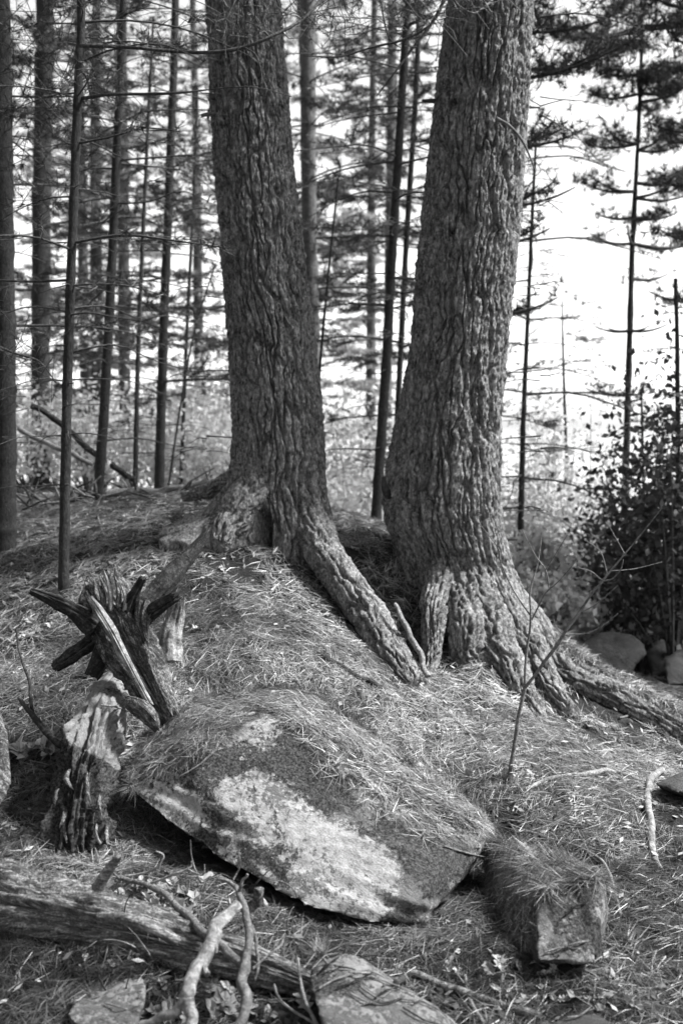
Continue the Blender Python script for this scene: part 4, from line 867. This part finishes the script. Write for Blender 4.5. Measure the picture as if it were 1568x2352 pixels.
limb(bough2, [(480,206,5.4),(540,200,5.3),(600,203,5.3),(670,222,5.4)], [1.5,1.5,1.2,1], 11, name='side_branch')
bough3 = thing('overhanging_bough', 'curving bough with needles hanging left of the right big trunk at the top', 'branch', at(1010, -20, 5.6))
limb(bough3, [(1030,-30,5.6),(1000,40,5.6),(940,120,5.6),(900,175,5.6),(865,220,5.7)], [5,4,3,2,1], 12, name='bough'); limb(bough3, [(870,-20,5.6),(890,80,5.6),(920,110,5.6)], [2,2,1], 13, name='side_branch')
limb(bough3, [(985,60,5.6),(930,90,5.6),(850,110,5.6),(780,130,5.6),(700,128,5.7)], [3,3,2,1], 14, name='side_branch')
rng = np.random.default_rng(77)
def spray(parent, cx, cy, t, sx, sy, n, nn=14, L=.10, wd=.003, mat='needle_live'):
    P = np.array([at(rng.normal(cx, sx), rng.normal(cy, sy), rng.normal(t, .15)) for _ in range(n)])
    mb = MB()
    for p in P:
        q = p + rng.normal(0, .05, 3); V, Fc = simple_tube([p+rng.normal(0, .12, 3)+np.array((0, 0, .05)), q, p], [.003, .002], 3, 4); mb.add(V, Fc)
    tag(mb.build('twigs', M['twig_dark'], parent), kind='stuff')
    V, Fc, a = tufts(P, rng.normal(0, .5, (n, 3)), nn, L, wd, rng, .7); mesh('needle_spray', V, Fc, M[mat], parent, False, a)['kind'] = 'stuff'
spray(bough, 590, 45, 5.3, 60, 32, 38); spray(bough, 760, 40, 5.6, 50, 30, 26); spray(bough2, 110, 150, 6.0, 85, 150, 210, wd=.004)
spray(bough3, 960, 30, 5.6, 60, 30, 40); spray(bough3, 1090, 5, 5.6, 50, 14, 14)
low = thing('low_pine_spray', 'drooping dark pine spray hanging before the left edge trunk at mid height', 'branch', at(0, 820, 5.5))
limb(low, [(-40,780,5.5),(30,810,5.5),(90,830,5.5),(130,880,5.5)], [4,3,2,1], 15, name='bough'); spray(low, 40, 850, 5.5, 45, 45, 26)

# ------------------------------------------------------------------ needle litter
def litter(P, Nn, L, wd, rng, per=4, lift=.02, bias=None, bstr=0.0, tilt=.10, spread=.5, fine=False):
    n = len(P); up = Nn; r = rng.normal(0, 1, (n, 3))
    if bias is not None: r = r*(1-bstr) + bias*bstr*1.8*np.sign(rng.normal(0, 1, (n, 1)))
    t = r - (r*up).sum(1)[:, None]*up; t /= np.linalg.norm(t, axis=1)[:, None]+1e-9
    N = n*per; p = np.repeat(P, per, 0) + np.repeat(up, per, 0)*rng.uniform(0, lift, (N, 1)); u = np.repeat(up, per, 0); t = np.repeat(t, per, 0)
    b = np.cross(u, t); a = rng.normal(0, spread, (N, 1)); d = t*np.cos(a)+b*np.sin(a) + u*rng.normal(tilt*.3, tilt, (N, 1)); s = np.cross(d, u); s /= np.linalg.norm(s, axis=1)[:, None]
    tw = rng.uniform(-1, 1, (N, 1)); s = s + u*tw*.7; 
    l = L*rng.uniform(.55, 1.2, (N, 1)); w = wd*rng.uniform(.7, 1.3, (N, 1)); bend = rng.normal(0, .04, (N, 1))*l
    if fine:
        V = np.stack([p-s*w*.6, p+s*w*.6, p+d*l+b*bend], 1).reshape(-1, 3)
        return V, np.arange(N*3).reshape(-1, 3), np.repeat(np.clip(np.repeat(rng.normal(.42, .22, n), per)+rng.normal(0, .15, N), 0, 1)**1.6, 3)
    mid = p + d*l*.5 + b*bend + u*rng.normal(.004, .006, (N, 1)); end = p + d*l + u*rng.normal(-.004, .008, (N, 1))
    V = np.stack([p-s*w*.5, p+s*w*.5, mid-s*w*.5, mid+s*w*.5, end], 1).reshape(-1, 3)
    k = np.arange(N)[:, None]*5; 
    Fc = np.concatenate([k+np.array([[0, 1, 3]]), k+np.array([[0, 3, 2]]), k+np.array([[2, 3, 4]])], 1).reshape(-1, 3)
    tone = np.repeat(np.clip(np.repeat(rng.normal(.42, .22, n), per)+rng.normal(0, .15, N), 0, 1)**1.6, 5)
    return V, Fc, tone
rng = np.random.default_rng(9)
lm = MB()
def ground_pts(n, d0, d1, p=1.0):
    a = rng.uniform(-.42, .44, n); u = rng.random(n); d = (d0**p + (d1**p-d0**p)*u)**(1/p)
    x = d*np.sin(a); y = d*np.cos(a); return np.stack([x, y, hz(x, y)], -1), hn(x, y)
for (n, d0, d1, L, wd, pw, fine) in [(52000, 2.3, 5.2, .10, .0019, 1.5, True), (11000, 2.3, 5.2, .10, .0017, 1.4, False), (34000, 4.8, 9.8, .11, .0030, 1.1, True), (6000, 4.8, 9.8, .11, .0028, 1.0, False), (3600, 9, 14, .14, .008, 1.0, True)]:
    P, Nn = ground_pts(n, d0, d1, pw); 
    # bare patches
    keep = fbm(P[:, 0]*3, P[:, 1]*3, 0, 3, 55) > -.40; P, Nn = P[keep], Nn[keep]
    # litter thinned and shade put into needle tone: lower right, left edge, front strip
    edge_shade = np.clip(sstep(.35, 1.1, P[:, 0])*sstep(4.3, 3.3, P[:, 1]) + sstep(-.75, -1.3, P[:, 0])*sstep(5.2, 3.8, P[:, 1]) + sstep(3.4, 2.9, P[:, 1]), 0, 1)
    keep = rng.random(len(P)) > edge_shade*.5; P, Nn, edge_shade = P[keep], Nn[keep], edge_shade[keep]
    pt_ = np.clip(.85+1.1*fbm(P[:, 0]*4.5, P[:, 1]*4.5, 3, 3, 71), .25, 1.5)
    V, Fc, a = litter(P, Nn, L, wd, rng, fine=fine); lm.add(V, Fc, a*np.repeat(pt_, 12 if fine else 20)*(1-.7*np.repeat(edge_shade, 12 if fine else 20)))
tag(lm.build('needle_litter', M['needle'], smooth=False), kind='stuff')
# on the boulder: top and upper slope
cm = MB()
def cover(C, Nn, n, test, L=.085, wd=.0019, bstr=.3, lift=.014, tilt=.06):
    m = test(C, Nn); C, Nn = C[m], Nn[m]
    if not len(C): return
    i = rng.integers(0, len(C), n); P = C[i]+rng.normal(0, .006, (n, 3)); N_ = Nn[i]
    dn = np.array((0, 0, -1.)) - N_*(-N_[:, 2:3]); dn /= np.linalg.norm(dn, axis=1)[:, None]+1e-6
    V, Fc, a = litter(P, N_, L, wd, rng, bias=dn, bstr=bstr, lift=lift, tilt=tilt, spread=.9, fine=True); cm.add(V, Fc, a)
def above(x, y, line, jit):
    l = np.array(line, float); yl = np.interp(x, l[:, 0], l[:, 1]); return y < yl + jit
def btest(C, N_):
    px, py = proj(C); j = 34*fbm(C[:, 0]*6, C[:, 1]*6, C[:, 2]*6, 3, 3)
    up = above(px, py, [(285,1850),(330,1775),(440,1742),(520,1690),(590,1640),(660,1640),(720,1672),(860,1770),(1000,1862),(1110,1905)], j)
    return up & (N_[:, 2] > .12)
def btest_old(C, N_):
    x, y = C[:, 0], C[:, 2]
    return N_[:, 2] > .42 + .22*fbm(C[:, 0]*5, C[:, 1]*5, C[:, 2]*5, 3, 3)
cover(BC, BN, 30000, btest, bstr=0)
def bband(C, N_):
    px, py = proj(C); j = 60*fbm(C[:, 0]*9, C[:, 1]*9, C[:, 2]*9, 3, 13)
    return above(px, py, [(560,1600),(640,1640),(720,1760),(860,1870),(1000,1960),(1110,1940)], j) & (N_[:, 2] > .1) & (px > 600)
cover(BC, BN, 1500, bband, bstr=.45, tilt=.03)
def stest(C, N_):
    px, py = proj(C); return (N_[:, 2] > .1) & (above(px, py, [(1110,2300),(1205,2230),(1228,2062),(1300,2035),(1400,2022)], 12*fbm(C[:, 0]*12, C[:, 1]*12, C[:, 2]*12, 3, 13)))
cover(SC_, SN_, 8000, stest, bstr=0, tilt=.04)

tag(cm.build('needle_mat', M['needle'], smooth=False), kind='stuff')
# the needle-laden ridge over the right root
rp = path([at(*p) for p in [(1240,1455,6.12),(1290,1495,6.03),(1370,1550,5.95),(1470,1600,5.9),(1600,1662,5.9)]], 200)
i = rng.integers(0, 200, 2600); th = rng.uniform(1.0, 2.7, 2600); P = rp[i] + np.stack([rng.normal(0, .03, 2600), -np.cos(th)*.12, np.sin(th)*.03], 1)
Nn = np.stack([0*th, -np.cos(th)*.6, np.sin(th)], 1); Nn /= np.linalg.norm(Nn, axis=1)[:, None]
V, Fc, a = litter(P, Nn, .09, .003, rng); tag(mesh('root_needles', V, Fc, M['needle'], None, False, a), kind='stuff')

# green tuft on the low rock
tf = thing('needle_tuft', 'fresh spiky tuft of pine needles on the low rock at the bottom', 'pine needles', at(738, 2195, 2.88))
limb(tf, [(760,2225,2.88),(745,2205,2.88),(738,2195,2.88)], [4,3,3], 31, 'twig', 'twig')
c = at(738, 2195, 2.86); P = np.repeat(c[None], 10, 0)+rng.normal(0, .008, (10, 3)); V, Fc, a = tufts(P, np.repeat(np.array([[0, -.15, .6]]), 10, 0), 9, .09, .0022, rng, .5); mesh('needles', V, Fc, M['needle'], tf, False, a)

# ------------------------------------------------------------------ debris, seedlings, extra twigs
P, Nn = ground_pts(5200, 2.4, 8.5, 1.2); n = len(P); r1 = rng.normal(0, 1, (n, 3)); t1 = r1-(r1*Nn).sum(1)[:, None]*Nn; t1 /= np.linalg.norm(t1, axis=1)[:, None]; t2 = np.cross(Nn, t1)
c0 = P+Nn*rng.uniform(.004, .03, (n, 1)); l1 = rng.uniform(.006, .022, (n, 1)); l2 = l1*rng.uniform(.25, .7, (n, 1)); up = Nn*rng.normal(0, .006, (n, 1))
V = np.stack([c0-t1*l1+up, c0+t2*l2, c0+t1*l1-up, c0-t2*l2, c0-Nn*.004], 1).reshape(-1, 3); k = np.arange(n)[:, None]*5
Fc = np.concatenate([k+np.array([[0, 1, 2]]), k+np.array([[0, 2, 3]]), k+np.array([[0, 4, 1]]), k+np.array([[2, 3, 4]])], 1).reshape(-1, 3)
tag(mesh('bark_crumbs', V, Fc, M['dry_leaf'] if 0 else M['crumb'], None, False, np.repeat(rng.random(n)**2, 5)), kind='stuff')
r2_ = random.Random(21)
def curl(x, y, t, L, a, c, n=5):
    pts = []
    for q in range(n):
        pts.append((x, y, t)); x += L/n*math.cos(a); y += L/n*math.sin(a); a += c; t += r2_.uniform(-.015, .015)
    return pts
for k in range(26):
    x, y, t = r2_.uniform(240, 720), r2_.uniform(2010, 2300), None
    t = 3.3-(y-2000)/300*.42
    stick('curled_twig', 'thin curled dead twig tangled round the forked branches at the bottom', 'twig', [(curl(x, y, t, r2_.uniform(60, 150), r2_.uniform(-2.6, .6), r2_.uniform(-.35, .35)), [2.2, 1.8, .9])], r2_.choice(['twig', 'stick', 'twig', 'snag_dark']), group='twigs tangled round the forked branches', ns=6, seed=300+k)
for k in range(22):
    x, y = r2_.uniform(760, 1500), r2_.uniform(2150, 2345)
    if 1225 < x < 1400 and y < 2215: y = 2260
    q = curl(x, y, 3, r2_.uniform(70, 170), r2_.uniform(-.7, .7), r2_.uniform(-.3, .3))
    stick('fallen_twig', 'thin bent twig lying on the dark litter along the bottom right', 'twig', [([(a, min(b, 2360)) for a, b, c in q], [2.4, 2, 1])], r2_.choice(['twig', 'snag_dark', 'stick']), group='twigs on the dark litter at the bottom right', ns=6, seed=340+k)
for k, (px, py, lab) in enumerate([(1010,1700,'tiny leafy seedling behind the ridge of the boulder'),(1340,1895,'tiny leafy seedling on the slope right of the needle hood'),(1175,1800,'tiny leafy plants at the foot of the bare sapling')]):
    q, _ = cast(px, py); o = thing('seedling', lab, 'seedling', q); rg = np.random.default_rng(900+k)
    for j in range(5):
        e = q+np.array((rg.normal(0, .05), rg.normal(0, .04), rg.uniform(.03, .09))); V, Fc = simple_tube([q+rg.normal(0, .02, 3)*np.array((1, 1, 0)), e], [.0015, .001], 4, 4); mesh('stem', V, Fc, M['twig'], o)
        P = e+rg.normal(0, .014, (7, 3)); d = rg.normal(0, 1, (7, 3)); d[:, 2] *= .3; d /= np.linalg.norm(d, axis=1)[:, None]; sd_ = np.cross(d, (0, 0, 1.)); l = rg.uniform(.008, .014, (7, 1))
        V = np.stack([P-d*l, P+sd_*l*.6, P+d*l, P-sd_*l*.6], 1).reshape(-1, 3); mesh('leaves', V, np.arange(28).reshape(-1, 4), M['leaf'], o, False, np.full(28, .5))['kind'] = 'stuff'

# ------------------------------------------------------------------ leaves
def leaf_mesh(kind, rng):
    n = 26; V = []; 
    for k in range(n):
        a = 2*math.pi*k/n; r = .5*(abs(math.sin(a))**.5*.55+.05) if kind else 0
        x = math.cos(a)*.5; w = math.sqrt(max(0, 1-(2*x)**2))*(.2 if not kind else .3)
        if kind: w *= (1+.55*math.cos(x*22)); 
        y = w*(1 if math.sin(a) > 0 else -1)
        V.append((x, y, .10*math.sin(x*4)+.5*abs(y)+.06*math.sin(x*15+y*9)))
    V = [(x, y, z) for x, y, z in V]; V.append((0, 0, .0)); V.append((.62, .0, .04)); 
    Fc = [(k, (k+1) % n, n) for k in range(n)] + [(0, n+1, n)]
    me = bpy.data.meshes.new('dead_leaf'); me.from_pydata(V, [], Fc); a = me.attributes.new('tone', 'FLOAT', 'POINT'); a.data.foreach_set('value', np.full(len(V), rng.uniform(.2, 1), dtype=np.float32))
    me.materials.append(M['dry_leaf']); me.update(); return me
LM = [leaf_mesh(k % 2, rng) for k in range(6)]
def leaf(px, py, size, label, group, r):
    q, n = cast(px, py); o = bpy.data.objects.new('dead_leaf', LM[r.randrange(6)]); COL.objects.link(o); tag(o, label, 'leaf', group)
    z = Vector(n)+Vector((r.uniform(-.35, .35), r.uniform(-.35, .35), 0)); rot = z.to_track_quat('Z', 'Y').to_matrix() @ Matrix.Rotation(r.uniform(0, 6.28), 3, 'Z')
    o.location = Vector(q)+Vector(n)*.015; o.rotation_euler = rot.to_euler(); o.scale = (size,)*3
r = random.Random(3)
for k in range(9): leaf(r.uniform(25, 115), r.uniform(1690, 1765), r.uniform(.10, .16), 'curled pale oak leaf in the hollow between the edge stump and the pale topped stump', 'oak leaves in the hollow at the left edge', r)
for k in range(26): leaf(r.gauss(370, 60), r.gauss(2062, 24), r.uniform(.05, .09), 'dry leaf in the pale drift behind the foreground log', 'dry leaves drifted behind the log', r)
for k in range(24): leaf(r.uniform(340, 700), r.uniform(2250, 2345), r.uniform(.05, .09), 'dry leaf under the forked branches at the bottom', 'dry leaves under the forked branches', r)
for k in range(40): leaf(r.uniform(1020, 1520), r.choice([r.uniform(1640, 1900), r.uniform(2215, 2330)]), r.uniform(.03, .06), 'small dry leaf on the needles of the right slope', 'small dry leaves on the right slope', r)
for k in range(14): leaf(r.uniform(20, 480), r.uniform(1180, 1480), r.uniform(.04, .07), 'small dry leaf on the needles of the left slope', 'small dry leaves on the left slope', r)
